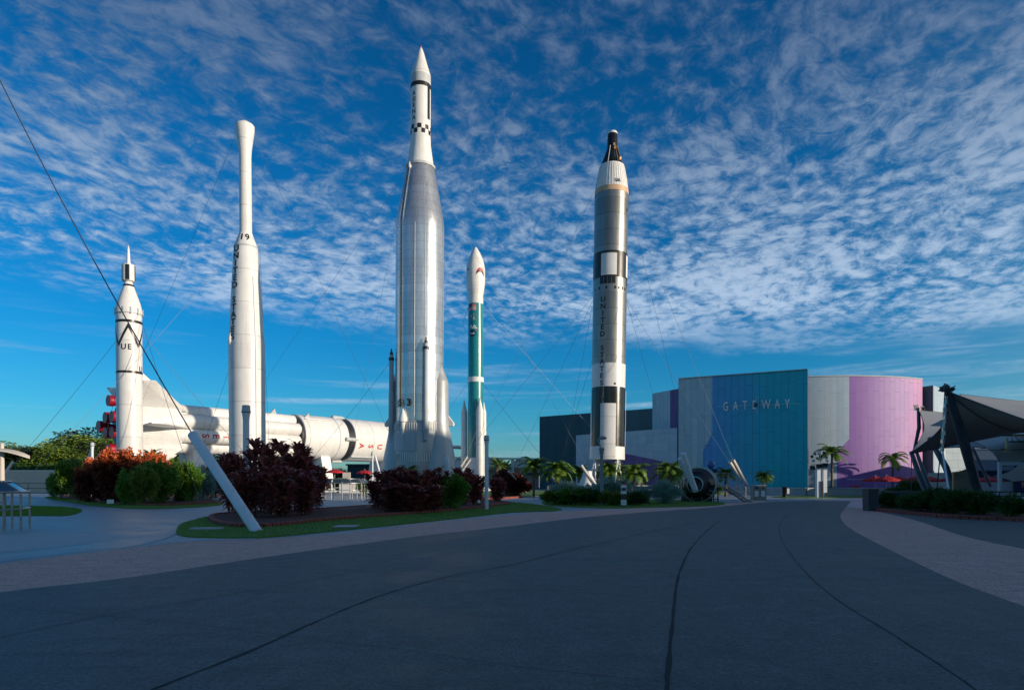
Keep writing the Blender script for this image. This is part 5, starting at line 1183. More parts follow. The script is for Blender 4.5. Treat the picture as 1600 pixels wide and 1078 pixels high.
guy_post(140, 727, 160, 706, 4.5, 54, 55, 'shorter slanting white guy post behind the hedge, nearest the slim rocket', 'cream')
guy_post(6, 740, 20, 721, 3.5, 60, 61, 'small slanting white guy post under the pale canopy at far left', 'cream')
guy_post(1087, 766, 1067, 708, 8, 40, 39, 'taller of two white guy posts left of the black capsule exhibit')
guy_post(1086, 766, 1062, 716, 7, 41, 40, 'shorter of two white guy posts left of the black capsule exhibit')
guy_post(1166, 758, 1140, 722, 5, 52, 50, 'left one of two crossed white guy posts in front of the teal wall', 'cream')
guy_post(1166.5, 758, 1145, 718, 5.5, 51, 49, 'right one of two crossed white guy posts in front of the teal wall', 'cream')
guy_post(931, 761, 908, 727, 5, 48, 48, 'white guy post leaning left beside the white cone behind the hedge', 'cream')
guy_post(869, 753, 857, 739, 4, 62, 62, 'short white guy post behind the fan palm at the left end of the hedge', 'cream')
guy_post(876, 752, 883, 722, 4, 60, 61, 'thin white guy post rising through the fan palm', 'cream')
guy_post(822, 770, 795, 736, 4, 64, 62, 'white guy post leaning over the copper bush', 'cream')
guy_post(703, 752, 697, 712, 7, 36, 36, 'white guy post right of the foot of the stainless rocket')
guy_post(720, 728, 730, 713, 4, 70, 70, 'short white guy post leaning right beside the teal rocket', 'cream')
guy_post(722, 735, 735, 717, 4, 66, 66, 'second short white guy post leaning right beside the teal rocket, lower one', 'cream')
guy_post(595, 745, 586, 712, 3.5, 55, 55, 'thin white guy post left of the foot of the stainless rocket', 'post')

x0, y0 = P(-90, -60, 26).x, 26.0
o = empty('guyed_mast', (x0 - .35, y0, 0), 'slim white mast out of view at the left, holding the long dark cable', 'mast')
MB().lathe([(0, .35), (.1, .35), (.12, .22), (23.4, .16), (23.5, .05)], 20).build('pole', M['white'], o, smooth=40)
def column_light(px, d, top, w, label, cap=1.5):
    x = (px - 800) / FPX * d; z = zy(top, d); r = w * d / FPX / 2; root = empty('column_light', (x, d, 0), label, 'lamp', 'white column lights')
    MB().lathe([(0, r * 1.3), (.04, r * 1.3), (.05, r), (z * .86, r), (z * .90, r * 1.15), (z * .935, r * cap)], 24).build('pole', M['post'], root, smooth=40)
    MB().lathe([(z * .935, r * cap * 1.06), (z * .95, r * cap * 1.06), (z * .951, r * cap), (z * .995, r * cap * .94), (z, r * cap * .7)], 24).build('lamp_head', M['grey_white'], root, smooth=40)
    MB().lathe([(z * .93, r * cap * 1.1), (z * .937, r * cap * 1.1)], 24).build('collar', M['dark_metal'], root)
column_light(384.5, 30.5, 633, 9.5, 'tall white column light in front of the numbered rocket', 1.35)
column_light(760.3, 33.4, 680, 6.0, 'slim white column light standing in the maroon bed beside the teal rocket', 1.35)
column_light(144, 52, 691, 4, 'small white column light behind the hedge left of the slim rocket', 1.5)
column_light(582, 60, 706, 2.6, 'short white column light beside the foot of the stainless rocket', 1.5)
# street lamp
d = D(790.5); x = (940 - 800) / FPX * d; root = empty('street_lamp', (x, d, 0), 'grey street lamp with bent arm and disc head in front of the capsule rocket', 'street lamp')
MB().lathe([(0, .20), (.12, .2), (.13, .13), (.3, .12), (3.1, .095), (3.15, .13), (3.35, .13), (3.4, .17), (3.52, .17), (3.56, .1)], 20).build('pole', M['grey_post'], root, smooth=40)
MB().tube([(0, 0, 3.45), (-.20, 0, 3.95), (-.22, 0, 4.05), (-.16, 0, 4.10), (0, 0, 4.14)], .035, 8).build('arm', M['grey_post'], root, smooth=60)
MB().lathe([(4.06, .16), (4.08, .24), (4.14, .26), (4.2, .2), (4.26, .08)], 24, M=Matrix.Translation((.06, 0, 0))).build('lamp_head', M['grey_post'], root, smooth=40)
# sign stand
d = D(792); root = empty('sign_stand', ((974.5 - 800) / FPX * d, d, 0), 'black sign stand with two white notices at the edge of the silver hedge', 'sign')
MB().box((0, .04, .75), (.26, .05, 1.5)).build('frame', M['dark_metal'], root)
MB().box((0, 0, 1.08), (.33, .02, .62)).build('upper_notice', M['paper'], root); MB().box((0, -.014, 1.34), (.33, .008, .09)).build('red_heading', M['sign_red'], root)
MB().box((0, -.014, 1.04), (.26, .008, .18)).build('dark_block', M['dark_metal'], root); MB().box((0, 0, .27), (.33, .02, .32)).build('lower_notice', M['paper'], root)
mb = MB(); vs, fs = glyph('STAFF', .09, 1, 0, 5) if False else rect(.2, .02, 1); MB().box((0, -.014, .27), (.16, .008, .03)).build('notice_line', M['rail'], root); MB().box((0, 0, .03), (.4, .3, .06)).build('base', M['dark_metal'], root)
# recycling station
d = D(781); root = empty('recycling_bin', ((1185 - 800) / FPX * d, d, 0), 'tan recycling station with two openings and white posters beside the road', 'bin')
MB().box((0, 0, .58), (1.06, .6, 1.16)).build('cabinet', M['bin_tan'], root); MB().box((0, 0, 1.19), (1.12, .66, .06)).build('lid', M['grey_white'], root)
for sx, mt in ((-.26, 'sign_blue'), (.26, 'gold')):
    MB().box((sx, -.31, 1.0), (.40, .02, .2)).build('opening_sign', M[mt], root); MB().box((sx, -.325, 1.0), (.14, .02, .12)).build('opening', M['black'], root)
    MB().box((sx, -.31, .52), (.30, .02, .46)).build('poster', M['paper'], root)
# dark bin near the tent
d = D(798); root = empty('grey_bin', ((1360.5 - 800) / FPX * d, d, 0), 'tall dark grey litter bin at the left end of the tent hedge', 'bin')
MB().prism([(-.26, -.28, 0), (.26, -.28, 0), (.26, .28, 0), (-.26, .28, 0)], (-.02, 0, 1.08)).build('body', M['pot'], root); MB().box((-.02, 0, 1.1), (.56, .6, .04)).build('lid', M['dark_metal'], root); MB().box((.02, -.286, .5), (.40, .01, .8)).build('door', M['mast'], root)
# two pale pillars with a metal sculpture on top
d = 58.0; x = (1283 - 800) / FPX * d
for px, wl in ((1278, 'left'), (1288, 'right')):
    root = empty('concrete_pillar', ((px - 800) / FPX * d, d, 0), f'{wl} one of two pale pillars under the metal square sculpture', 'pillar', 'pale pillars'); MB().prism([(-.16, -.2, 0), (.16, -.2, 0), (.16, .2, 0), (-.16, .2, 0)], (0, 0, 2.55)).build('shaft', M['post'], root)
    MB().box((0, 0, 2.575), (.4, .5, .05)).build('cap_plate', M['grey_white'], root)
    MB().box((.24 if px < 1280 else .1, -.26, .78 if px < 1280 else .25), (.18, .06, 1.5 if px < 1280 else .5)).build('dark_panel', M['dark_metal'], root)
root = empty('square_sculpture', (x, d, 0), 'metal sculpture of dark and silver tilted squares on top of two pillars', 'sculpture')
for (px, py, w_, h_) in ((1268.5, 730.5, 7, 6), (1279, 728, 8, 6), (1288, 727, 7, 7)): MB().box(((px - 1283) / FPX * d, -.1, zy(py, d)), (w_ * d / FPX, .2, h_ * d / FPX)).build('dark_square', M['dark_metal'], root)
MB().tube([(0, 0, 2.6), (-.1, 0, 4.2)], .03, 6).build('rod', M['rail'], root); MB().tube([(-.9, 0, 3.0), (.5, 0, 3.1)], .03, 6).build('rod', M['rail'], root)
for i, (px, py) in enumerate(((1271, 713), (1269, 720), (1277, 706), (1284, 713), (1290, 715), (1290, 720), (1288, 707), (1276, 716), (1281, 709), (1291, 726), (1274, 709))):
    Mx = Matrix.Rotation(random.uniform(0, 3), 4, 'Y') @ Matrix.Rotation(random.uniform(-.7, .7), 4, 'X')
    MB().box(((px - 1283) / FPX * d, random.uniform(-.3, .3), zy(py, d)), (.24, .03, .24), M=Mx).build('square_vane', M['rail'] if i % 3 else M['dark_metal'], root); 
root = empty('litter_bin', ((1226 - 800) / FPX * 60, 60, 0), 'small black litter bin beside the lawn, left of the pale pillars', 'bin'); MB().lathe([(0, .2), (.9, .22), (.95, .26), (1.0, .2)], 20).build('body', M['black'], root, smooth=40); MB().box((.3, 0, .6), (.2, .2, .5)).build('side_box', M['post'], root)

# ================================================================== BLACK CAPSULE EXHIBIT WITH STAIRS
d = D(784.5); x = (1090 - 800) / FPX * d; root = empty('capsule_exhibit', (x, d, 0), 'round black and steel walk-up capsule exhibit lying on a stand', 'exhibit')
mx_ = Matrix.Translation((.05, 0, 1.28)) @ Matrix.Rotation(R(90 + 0), 4, 'X') @ Matrix.Rotation(R(-30), 4, 'Y')
MB().lathe([(-1.3, .8), (-1.2, 1.1), (-.5, 1.27), (.05, 1.28)], 48, M=mx_).build('shell', M['capsule'], root, smooth=40)
MB().lathe([(.04, 1.20), (.10, 1.16), (.42, 1.0), (.66, .82), (.70, .72)], 48, M=mx_, cap=False).build('front_dome', M['blackgloss'], root, smooth=40)
MB().lathe([(.68, .78), (.72, .72), (.94, .58), (.98, .52), (.92, .48), (.6, .34), (.55, .0)], 40, M=mx_, cap=False).build('nozzle_ring', M['dark_metal'], root, smooth=40)
MB().lathe([(.93, .59), (.985, .58), (.99, .51)], 40, M=mx_, cap=False).build('rim', M['rail'], root, smooth=40)
MB().lathe([(.5, .36), (.62, .40)], 32, M=mx_, cap=False).build('inner_ring', M['black'], root, smooth=40)
for z_ in (-.5, .03): MB().lathe([(z_ - .03, 1.30), (z_ + .03, 1.30)], 48, M=mx_).build('hoop', M['rail'], root)
for a in (-40, -25, 0): MB().tube([mx_ @ Vector((1.3 * math.sin(R(a + 90)), -1.3 * math.cos(R(a + 90)), -.1)), mx_ @ Vector((1.0 * math.sin(R(a + 90)), -1.0 * math.cos(R(a + 90)), .60))], .03, 6).build('strap', M['rail'], root)
for sx in (-1.15, -.6, 0.1, .8, 1.25): MB().tube([(sx, -.7, 0), (sx, -.7, .42)], .04, 6).build('stand_leg', M['dark_metal'], root)
MB().box((.05, -.7, .26), (2.5, .06, .06)).build('stand_beam', M['dark_metal'], root); MB().box((.05, .5, .30), (2.2, .08, .5)).build('stand_beam', M['dark_metal'], root)
st = empty('access_stairs', (x + 1.3, d - .2, 0), 'grey metal access stairs with white handrails beside the black capsule', 'stairs')
MB().box((.30, .2, 1.12), (.85, 1.1, .06)).build('landing', M['rail'], st)
for y_ in (-.38, .72): MB().prism([(.7, y_, 1.15), (.7, y_, .95), (2.25, y_, 0.0), (2.45, y_, 0.0)], (0, .05, 0)).build('stringer', M['rail'], st)
for k in range(6): MB().box((.85 + k * .26, .17, .98 - k * .175), (.26, 1.04, .03)).build('tread', M['dark_metal'], st)
for y_ in (-.36, .74):
    for dz in (0.0, -.42): MB().tube([(-.1, y_, 2.1 + dz), (.72, y_, 2.1 + dz), (2.35, y_, 1.05 + dz)], .022, 6).build('handrail', M['rail'], st, smooth=60)
    for px_, z0_, z1_ in ((-.1, 1.1, 2.1), (.72, 1.1, 2.1), (1.3, .75, 1.72), (1.85, .4, 1.36), (2.35, 0, 1.05)): MB().tube([(px_, y_, z0_), (px_, y_, z1_)], .025, 6).build('rail_post', M['rail'], st, smooth=60)
for y_ in (-.3, .65): MB().tube([(.0, y_, 0), (.0, y_, 1.1)], .04, 6).build('support_leg', M['dark_metal'], st)
# blue winged globe sculpture behind
d = 62.0; c = P(1110, 726, d); root = empty('globe_sculpture', (c.x, d, 0), 'glossy blue globe with swooping wings on a stalk behind the black capsule', 'sculpture')
MB().lathe([(c.z + .38 * math.sin(t), max(.001, .38 * math.cos(t))) for t in np.linspace(-1.57, 1.57, 17)][::1], 28, M=Matrix.Translation((.05, 0, .05))).build('globe', M['blue_sculpt'], root, smooth=60)
mb = MB()
for s_ in (-1, 1):
    V_ = [];
    for i in range(11): t = i / 10; xx = s_ * (.05 + .85 * t); zz = c.z + (-.30 - .16 * math.sin(math.pi * t) + .22 * t * t); V_ += [(xx, -.45 * math.cos(t * 1.4), zz), (xx, .45 * math.cos(t * 1.4), zz - .28 * (1 - t) - .1), (xx, .2, zz - .5 * (1 - t) - .16)]
    mb.add(V_, [(3 * i + j, 3 * i + j + 1, 3 * i + j + 4, 3 * i + j + 3) for i in range(10) for j in range(2)])
mb.build('wing', M['blue_sculpt'], root, smooth=60)
MB().tube([(0, 0, 0), (.1, 0, 1.0), (-.05, 0, c.z - .3)], [.35, .22, .3], 12).build('stalk', M['blue_sculpt'], root, smooth=60)
# white pyramid capsule near the capsule rocket
d = 56.0; root = empty('white_capsule', ((918 - 800) / FPX * d, d, 0), 'white cone-shaped capsule standing behind the hedge left of the capsule rocket', 'exhibit')
MB().lathe([(.25, 1.25), (.4, 1.28), (2.0, .42), (2.4, .36), (2.42, .2)], 40).build('shell', M['white'], root, smooth=35); MB().lathe([(0, 1.0), (.25, 1.2)], 32).build('base', M['grey_white'], root)
# pale canopy at the far left
d = 48.0; x = (3 - 800) / FPX * d; root = empty('shade_canopy', (x, d, 0), 'pale boomerang-shaped shade canopy on a white mast at the far left', 'canopy')
MB().lathe([(0, .2), (zy(692, d), .13)], 16).build('mast', M['cream'], root, smooth=40)
mb = MB(); n = 14; V_ = []
for i in range(n + 1):
    t = -1 + 2 * i / n; w_ = .95 * (1 - abs(t)) ** .6 + .02; zc = zy(703, d) - .55 * t * t
    V_ += [(t * 2.1, -w_, zc), (t * 2.1, 0, zc + .12), (t * 2.1, w_, zc)]
top = [(3 * i + j, 3 * i + j + 1, 3 * i + j + 4, 3 * i + j + 3) for i in range(n) for j in range(2)]; N3 = len(V_)
mb.add(V_ + [(a, b_, c_ - .1) for a, b_, c_ in V_], top + [tuple(N3 + q for q in reversed(f)) for f in top] + [(3 * i, 3 * i + 3, N3 + 3 * i + 3, N3 + 3 * i) for i in range(n)] + [(3 * i + 2, N3 + 3 * i + 2, N3 + 3 * i + 5, 3 * i + 5) for i in range(n)])
mb.build('canopy_sheet', M['cream'], root, smooth=40)

# ================================================================== RED UMBRELLAS
def umbrella(px, d, top, w, label):
    x = (px - 800) / FPX * d; z = zy(top, d); root = empty('patio_umbrella', (x, d, 0), label, 'umbrella', 'red patio umbrellas', rz=random.uniform(0, .7))
    r = w * d / FPX / 2; n = 8; h = r * .34
    V_ = [(0, 0, z)]; 
    for rr, zz in ((.55, .50), (1.0, 1.0)):
        for k in range(n * 2):
            a = math.pi * k / n; q = 1 if k % 2 == 0 else .955
            V_.append((r * rr * q * math.cos(a), r * rr * q * math.sin(a), z - h * zz + (0 if k % 2 == 0 else .035)))
    for k in range(n * 2): V_.append((V_[1 + 2 * n + k][0], V_[1 + 2 * n + k][1], V_[1 + 2 * n + k][2] - .16))
    m2 = 2 * n; fs = [(0, 1 + k, 1 + (k + 1) % m2) for k in range(m2)] + [(1 + k + j * m2, 1 + k + (j + 1) * m2, 1 + (k + 1) % m2 + (j + 1) * m2, 1 + (k + 1) % m2 + j * m2) for j in range(2) for k in range(m2)]
    MB().add(V_, fs).build('canopy', M['umbrella'], root); MB().tube([(0, 0, 0), (0, 0, z + .12)], .03, 8).build('pole', M['grey_white'], root)
    MB().lathe([(0, .3), (.08, .3), (.1, .06)], 16).build('base', M['dark_metal'], root)
    MB().lathe([(.70, .5), (.74, .5)], 20).build('table_top', M['grey_white'], root)
for px, d, top, w, lb in ((325, 78, 729, 25, 'single red umbrella left of the numbered rocket, behind the long guy post'), (466, 82, 736, 26, 'red umbrella half hidden behind the nearest maroon plant'), (523, 80, 732.5, 27, 'red umbrella in front of the white cradle of the lying rocket'), (570, 82, 734, 26, 'red umbrella in front of the dark teal shed'),
                          (1368, 64, 743.5, 38, 'leftmost red umbrella left of the tent'), (1385, 60, 743, 40, 'second red umbrella from the left beside the tent'), (1403, 66, 743.5, 36, 'third red umbrella from the left, under the palm before the pink wall'), (1432, 62, 743.5, 40, 'fourth red umbrella, behind the leftmost tent mast'),
                          (1452, 66, 744, 38, 'fifth red umbrella, between the leftmost and middle tent masts'), (1486, 64, 744, 34, 'sixth red umbrella, left of the bronze framed board'), (1508, 68, 744, 36, 'seventh red umbrella, behind the bronze framed board'), (1545, 66, 744, 40, 'eighth red umbrella, right of the thick tent mast')): umbrella(px, d, top, w, lb)

# ================================================================== TENT
tent = empty('tensile_tent', P(1528, 778, 33) * 1.0 - Vector((0, 0, P(1528, 778, 33).z)), 'grey tensile fabric tent on slanting steel masts at the right edge', 'tent')
T0 = Vector(tent.location)
def tpart(o): o.parent = tent; o.matrix_parent_inverse = Matrix.Translation(-T0); return o
def membrane(name, c, sags, m, n=20, dome=0.0):
    """four-sided sheet with hanging edges; c = corners A,B,C,D; sags pull each edge (AB,BC,CD,DA) to the middle"""
    A, B, C, Dv = [Vector(p) for p in c]; mid = (A + B + C + Dv) / 4
    def edge(p, q, s, t): r_ = p.lerp(q, t); k = 4 * t * (1 - t) * s; return r_ + (mid - r_) * k
    V_ = []
    for i in range(n + 1):
        u = i / n
        for j in range(n + 1):
            v = j / n
            top, bot = edge(A, Dv, sags[3], u), edge(B, C, sags[1], u); lf, rt = edge(A, B, sags[0], v), edge(Dv, C, sags[2], v)
            bil = (A * (1 - u) + Dv * u) * (1 - v) + (B * (1 - u) + C * u) * v
            p = top * (1 - v) + bot * v + lf * (1 - u) + rt * u - bil; p.z += dome * 16 * u * (1 - u) * v * (1 - v); V_.append(p)
    f = [(i * (n + 1) + j, i * (n + 1) + j + 1, (i + 1) * (n + 1) + j + 1, (i + 1) * (n + 1) + j) for i in range(n) for j in range(n)]; N_ = len(V_)
    rim = [k for k in range(n)]
    mb = MB().add(V_ + [v + Vector((0, 0, .012)) for v in V_], f + [tuple(N_ + q for q in reversed(g)) for g in f])
    o = mb.build(name, m, None, smooth=60); tpart(o)
    edges = [[j for j in range(n + 1)], [n * (n + 1) + j for j in range(n + 1)], [i * (n + 1) for i in range(n + 1)], [i * (n + 1) + n for i in range(n + 1)]]
    for e in edges: q = MB().tube([V_[k] for k in e], .035, 6).build('edge_cable', M['mast'], None, smooth=60); tpart(q)
    s = MB().tube([V_[i * (n + 1) + i] - Vector((0, 0, .02)) for i in range(n + 1)], .02, 5).build('seam', M['mast'], None); tpart(s)
    return V_
membrane('membrane', [P(1479, 611, 32), P(1421, 709, 38), P(1660, 664, 41), P(1760, 706, 27)], (.20, .18, .05, .10), M['fabric'])
membrane('membrane', [P(1500, 683, 42), P(1564, 729, 36), P(1760, 700, 30), P(1720, 650, 44)], (.16, .14, .05, .10), M['fabric'])
membrane('membrane', [P(1436, 641, 50), P(1424, 707, 46), P(1540, 700, 44), P(1560, 640, 52)], (.22, .12, .1, .18), M['fabric_l'])
membrane('membrane', [P(1500, 616, 54), P(1480, 660, 48), P(1700, 668, 46), P(1720, 636, 54)], (.1, .1, .05, .12), M['fabric_l'])
membrane('membrane', [P(1551, 745, 40), P(1583, 753, 38), P(1760, 740, 36), P(1594, 725, 42)], (.1, .12, .05, .16), M['fabric'])
def mast(pts, r, m='mast', nm='mast'): return tpart(MB().tube(pts, r, 16).build(nm, M[m], None, smooth=60))
mast([P(1480, 608, 32), P(1506, 690, 33), P(1533, 786, 34)], [.16, .24, .22])
mast([P(1452, 684, 40), P(1478, 730, 39), P(1497, 782, 38)], [.13, .19, .16])
mast([P(1424, 706, 40), P(1437, 745, 39), P(1453, 784, 38)], [.12, .17, .15]); mast([P(1432, 706, 42), P(1446, 745, 41), P(1460, 782, 40)], [.1, .13, .12])
mast([P(1435, 637, 50), P(1436, 668, 50), P(1428, 706, 49)], [.12, .14, .1]); mast([P(1520, 700, 44), P(1548, 760, 43)], [.1, .1])
def cable(a, b, r=.03, m='rail', nm='stay_cable'): return tpart(MB().tube([a, b], r, 6).build(nm, M[m], None))
cable(P(1477, 612, 32), P(1472, 700, 31.5), .05, 'mast'); cable(P(1472, 700, 31.5), P(1488, 803, 29.4), .05, 'post'); cable(P(1470, 700, 32), P(1464, 765, 34), .03, 'mast'); cable(P(1424, 712, 38), P(1424, 780, 38), .025, 'mast')
mb = MB()
for k in range(14):
    t = k / 13; c = P(1478, 622, 31.9).lerp(P(1472, 702, 31.4), t); mb.box(c, (.16 if k % 2 else .10, .12, .20), rz=k)
tpart(mb.build('turnbuckle', M['rail'], None))
mb = MB(); c = P(1480, 608, 32)
for k in range(6): mb.box(c + Vector((random.uniform(-.2, .2), random.uniform(-.2, .2), random.uniform(-.15, .2))), (.30, .04, .22), rz=k, M=Matrix.Rotation(k, 4, 'Y') @ Matrix.Rotation(k * 2, 4, 'Z'))
mb.beam(c, c + Vector((-.22, 0, .18)), .05, .05); tpart(mb.build('mast_head', M['mast'], None))
mb = MB(); c = P(1436, 639, 50)
for k in range(4): mb.box(c + Vector((random.uniform(-.25, .3), 0, random.uniform(-.15, .25))), (.35, .06, .22), M=Matrix.Rotation(k, 4, 'Y'))
tpart(mb.build('mast_head', M['rail'], None))
# lighting truss and fan under the fabric
def fan_truss():
    d = 30.0; c = P(1573, 703, d); root = empty('ceiling_fan', (c.x, d, 0), 'large ceiling fan with thin long blades hanging from a truss under the tent', 'fan')
    for k in range(5):
        a = R(k * 72 + 8); e = Vector((math.cos(a) * 1.25, math.sin(a) * 1.25, c.z + .02)); MB().beam((0, 0, c.z), e, .13, .02).build('blade', M['dark_metal'], root)
    MB().lathe([(c.z - .1, .12), (c.z + .12, .14), (c.z + .14, .06), (zy(684, d), .05)], 16).build('motor', M['gold'], root)
    mb = MB(); z1, z0 = zy(680, d), zy(690, d)
    for y_ in (-.15, .15): mb.tube([(-.1, y_, z1), (3.2, y_, z1 - .02)], .035, 6)
    mb.tube([(.1, 0, z0), (3.2, 0, z0)], .03, 6)
    for k in range(9): mb.tube([(.1 + k * .35, (.15 if k % 2 else -.15), z1), (.28 + k * .35, 0, z0)], .015, 4)
    mb.build('truss', M['dark_metal'], root); MB().box((1.4, -.2, zy(682, d)), (2.6, .08, .07)).build('light_bar', M['gold'], root)
fan_truss()
# portal frame, board, fence, furniture
d = 31.0; root = empty('portal_frame', ((1562 - 800) / FPX * d, d, 0), 'pale square portal frame at the tent entrance by the right edge', 'frame')
MB().box((0, 0, zy(727, d) / 2), (.13, .13, zy(727, d))).build('upright', M['grey_white'], root); MB().box((3.3, 0, zy(727, d) / 2), (.13, .13, zy(727, d))).build('upright', M['grey_white'], root); MB().box((1.65, 0, zy(727, d) + .085), (3.43, .13, .17)).build('crossbar', M['grey_white'], root)
d = 36.0; root = empty('notice_board', ((1503.5 - 800) / FPX * d, d, 0), 'bronze framed notice board behind the dark hedge below the tent', 'board')
w_, z0, z1 = 27 * d / FPX, .3, zy(737, d)
for sx in (-1, 1): MB().box((sx * w_ / 2, 0, z1 / 2), (.11, .11, z1)).build('upright', M['gold'], root)
for z in (z1 - .06, .95): MB().box((0, 0, z), (w_ - .11, .1, .11)).build('crosspiece', M['gold'], root)
MB().box((0, .01, (z1 + .95) / 2 - .02), (w_ - .12, .03, z1 - 1.1)).build('panel', M['bin_tan'], root)
railing('low_fence', 'low metal fence at the right edge beyond the dark hedge', [((1545 - 800) / 1000 * 31, 31), ((1700 - 800) / 1000 * 30, 30)], 1.0, (1, .8, .15), 'dark_metal', .025, .45)
def chair(px, d, label):
    root = empty('cafe_chair', ((px - 800) / FPX * d, d, 0), label, 'chair', 'metal cafe chairs under the tent', rz=random.uniform(0, 6))
    MB().box((0, 0, .46), (.42, .42, .03)).build('seat', M['rail'], root); MB().box((0, .2, .75), (.42, .03, .26)).build('backrest', M['rail'], root)
    for sx in (-.18, .18):
        for sy in (-.18, .2): MB().tube([(sx, sy, 0), (sx, sy, .46 if sy < 0 else .88)], .015, 5).build('leg', M['rail'], root)
for px, d, lb in ((1553, 36, 'metal cafe chair just left of the portal frame'), (1577, 37, 'metal cafe chair inside the portal frame, left one'), (1592, 36, 'metal cafe chair at the right edge inside the portal frame')): chair(px, d, lb)
x, y = G(1411, 796); root = empty('round_planter', (x, y - .3, 0), 'large round dark pot standing in the hedge left of the tent masts', 'planter'); MB().lathe([(0.1, .45), (.15, .55), (.6, .9), (.95, 1.0), (1.0, 1.0), (1.0, .9), (.9, .88)], 40, cap=False).build('pot', M['pot'], root, smooth=40)
# red cart beside the pink wall
d = 78.0; root = empty('red_cart', ((1336 - 800) / FPX * d, d, 0), 'small red electric cart parked below the pink wall', 'cart')
MB().prism([(-1.1, -.5, .3), (1.1, -.5, .3), (1.1, -.5, .75), (.3, -.5, .8), (.15, -.5, 1.0), (-.3, -.5, 1.0), (-.4, -.5, .7), (-1.1, -.5, .7)], (0, 1.0, 0)).build('body', M['red_paint'], root)
for sx in (-.7, .7):
    for sy in (-.5, .5): MB().lathe([(-.08, .26), (.08, .26)], 18, M=Matrix.Translation((sx, sy, .26)) @ Matrix.Rotation(R(90), 4, 'X')).build('wheel', M['black'], root)
MB().box((0, 0, 1.75), (1.6, 1.0, .06)).build('roof', M['grey_white'], root)
for sx in (-.7, .7): MB().tube([(sx, -.45, .7), (sx * .9, -.45, 1.75)], .02, 5).build('roof_post', M['dark_metal'], root)
# flat ground things
x, y = G(323, 829); root = tag(MB().box((x, y, .07), (.85, .42, .05)).build('utility_cover', M['concrete_l']), 'pale rectangular utility cover in the grass left of the nearest guy post', 'cover')
x, y = G(541, 825.5); tag(MB().box((x, y, .07), (.7, .8, .03)).build('utility_cover', M['grey_post']), 'long grey utility cover in the grass strip beside the road', 'cover')
x, y = G(182, 790); o = empty('plant_label', (x, y - .6, 0), 'small white plant label in front of the orange hedge', 'sign'); MB().box((0, 0, .28), (.42, .03, .24)).build('plate', M['paper'], o); MB().tube([(0, .03, 0), (0, .03, .3)], .02, 5).build('stake', M['dark_metal'], o)
for px, py, lb in ((711, 798, 'small white spotlight in front of the round green shrub'), (748, 792, 'small white spotlight left of the slim column light')):
    x, y = G(px, py); o = empty('ground_spotlight', (x, y, .1), lb, 'spotlight', 'ground spotlights'); MB().lathe([(0, .02), (.12, .02)], 8).build('stake', M['dark_metal'], o); MB().lathe([(-.09, .04), (-.07, .085), (.08, .10), (.1, .09)], 16, M=Matrix.Translation((0, 0, .2)) @ Matrix.Rotation(R(-40), 4, 'Y')).build('housing', M['white_plain'], o, smooth=40)

# ================================================================== PLANTS
g1 = 'maroon cordylines of the nearest bed'
for i, (a, b, c, w, lb) in enumerate(((364, 803, 684, 27, 'tall thin maroon cordyline at the left end of the nearest bed, behind the guy post'), (417, 806, 668, 40, 'tallest maroon cordyline, in the middle of the nearest clump'), (460, 803, 677, 37, 'maroon cordyline right of the tallest one, below the lying rocket'), (492, 799, 707, 24, 'short maroon cordyline at the right end of the nearest clump'),
                             (392, 812, 722, 32, 'low bushy maroon cordyline in front at the left of the nearest clump'), (437, 812, 716, 38, 'low bushy maroon cordyline in front at the middle of the nearest clump'), (475, 809, 726, 28, 'low bushy maroon cordyline in front at the right of the nearest clump'))): shrub('maroon', a, b, c, w, lb, 'plant', g1)
g2 = 'maroon cordylines of the middle bed'
for a, b, c, w, lb in ((592, 798, 727, 28, 'maroon cordyline at the left end of the middle clump'), (622, 800, 721, 30, 'maroon cordyline under the left side of the stainless rocket'), (655, 800, 724, 30, 'maroon cordyline under the right side of the stainless rocket'), (686, 798, 722, 26, 'maroon cordyline left of the round green shrub'), (608, 803, 745, 30, 'low maroon cordyline in front at the left of the middle clump'), (642, 803.5, 745, 32, 'low maroon cordyline in front at the middle of the middle clump'), (670, 802, 748, 28, 'low maroon cordyline in front at the right of the middle clump'),
                       (722, 792, 722, 24, 'maroon cordyline between the green shrub and the slim column light'), (744, 791, 728, 20, 'maroon cordyline just left of the slim column light'), (778, 786, 736, 17, 'maroon cordyline just right of the slim column light')): shrub('maroon', a, b, c, w, lb, 'plant', g2)
shrub('green', 706, 798, 744, 26, 'round glossy green shrub among the maroon cordylines')
shrub('redbush', 803, 775.5, 742, 24, 'copper red bush right of the maroon bed, beside the slim palm'); shrub('redbush', 786, 776, 738, 16, 'darker copper red bush left of its brighter neighbour')
gl = 'shrubs of the left hedge'
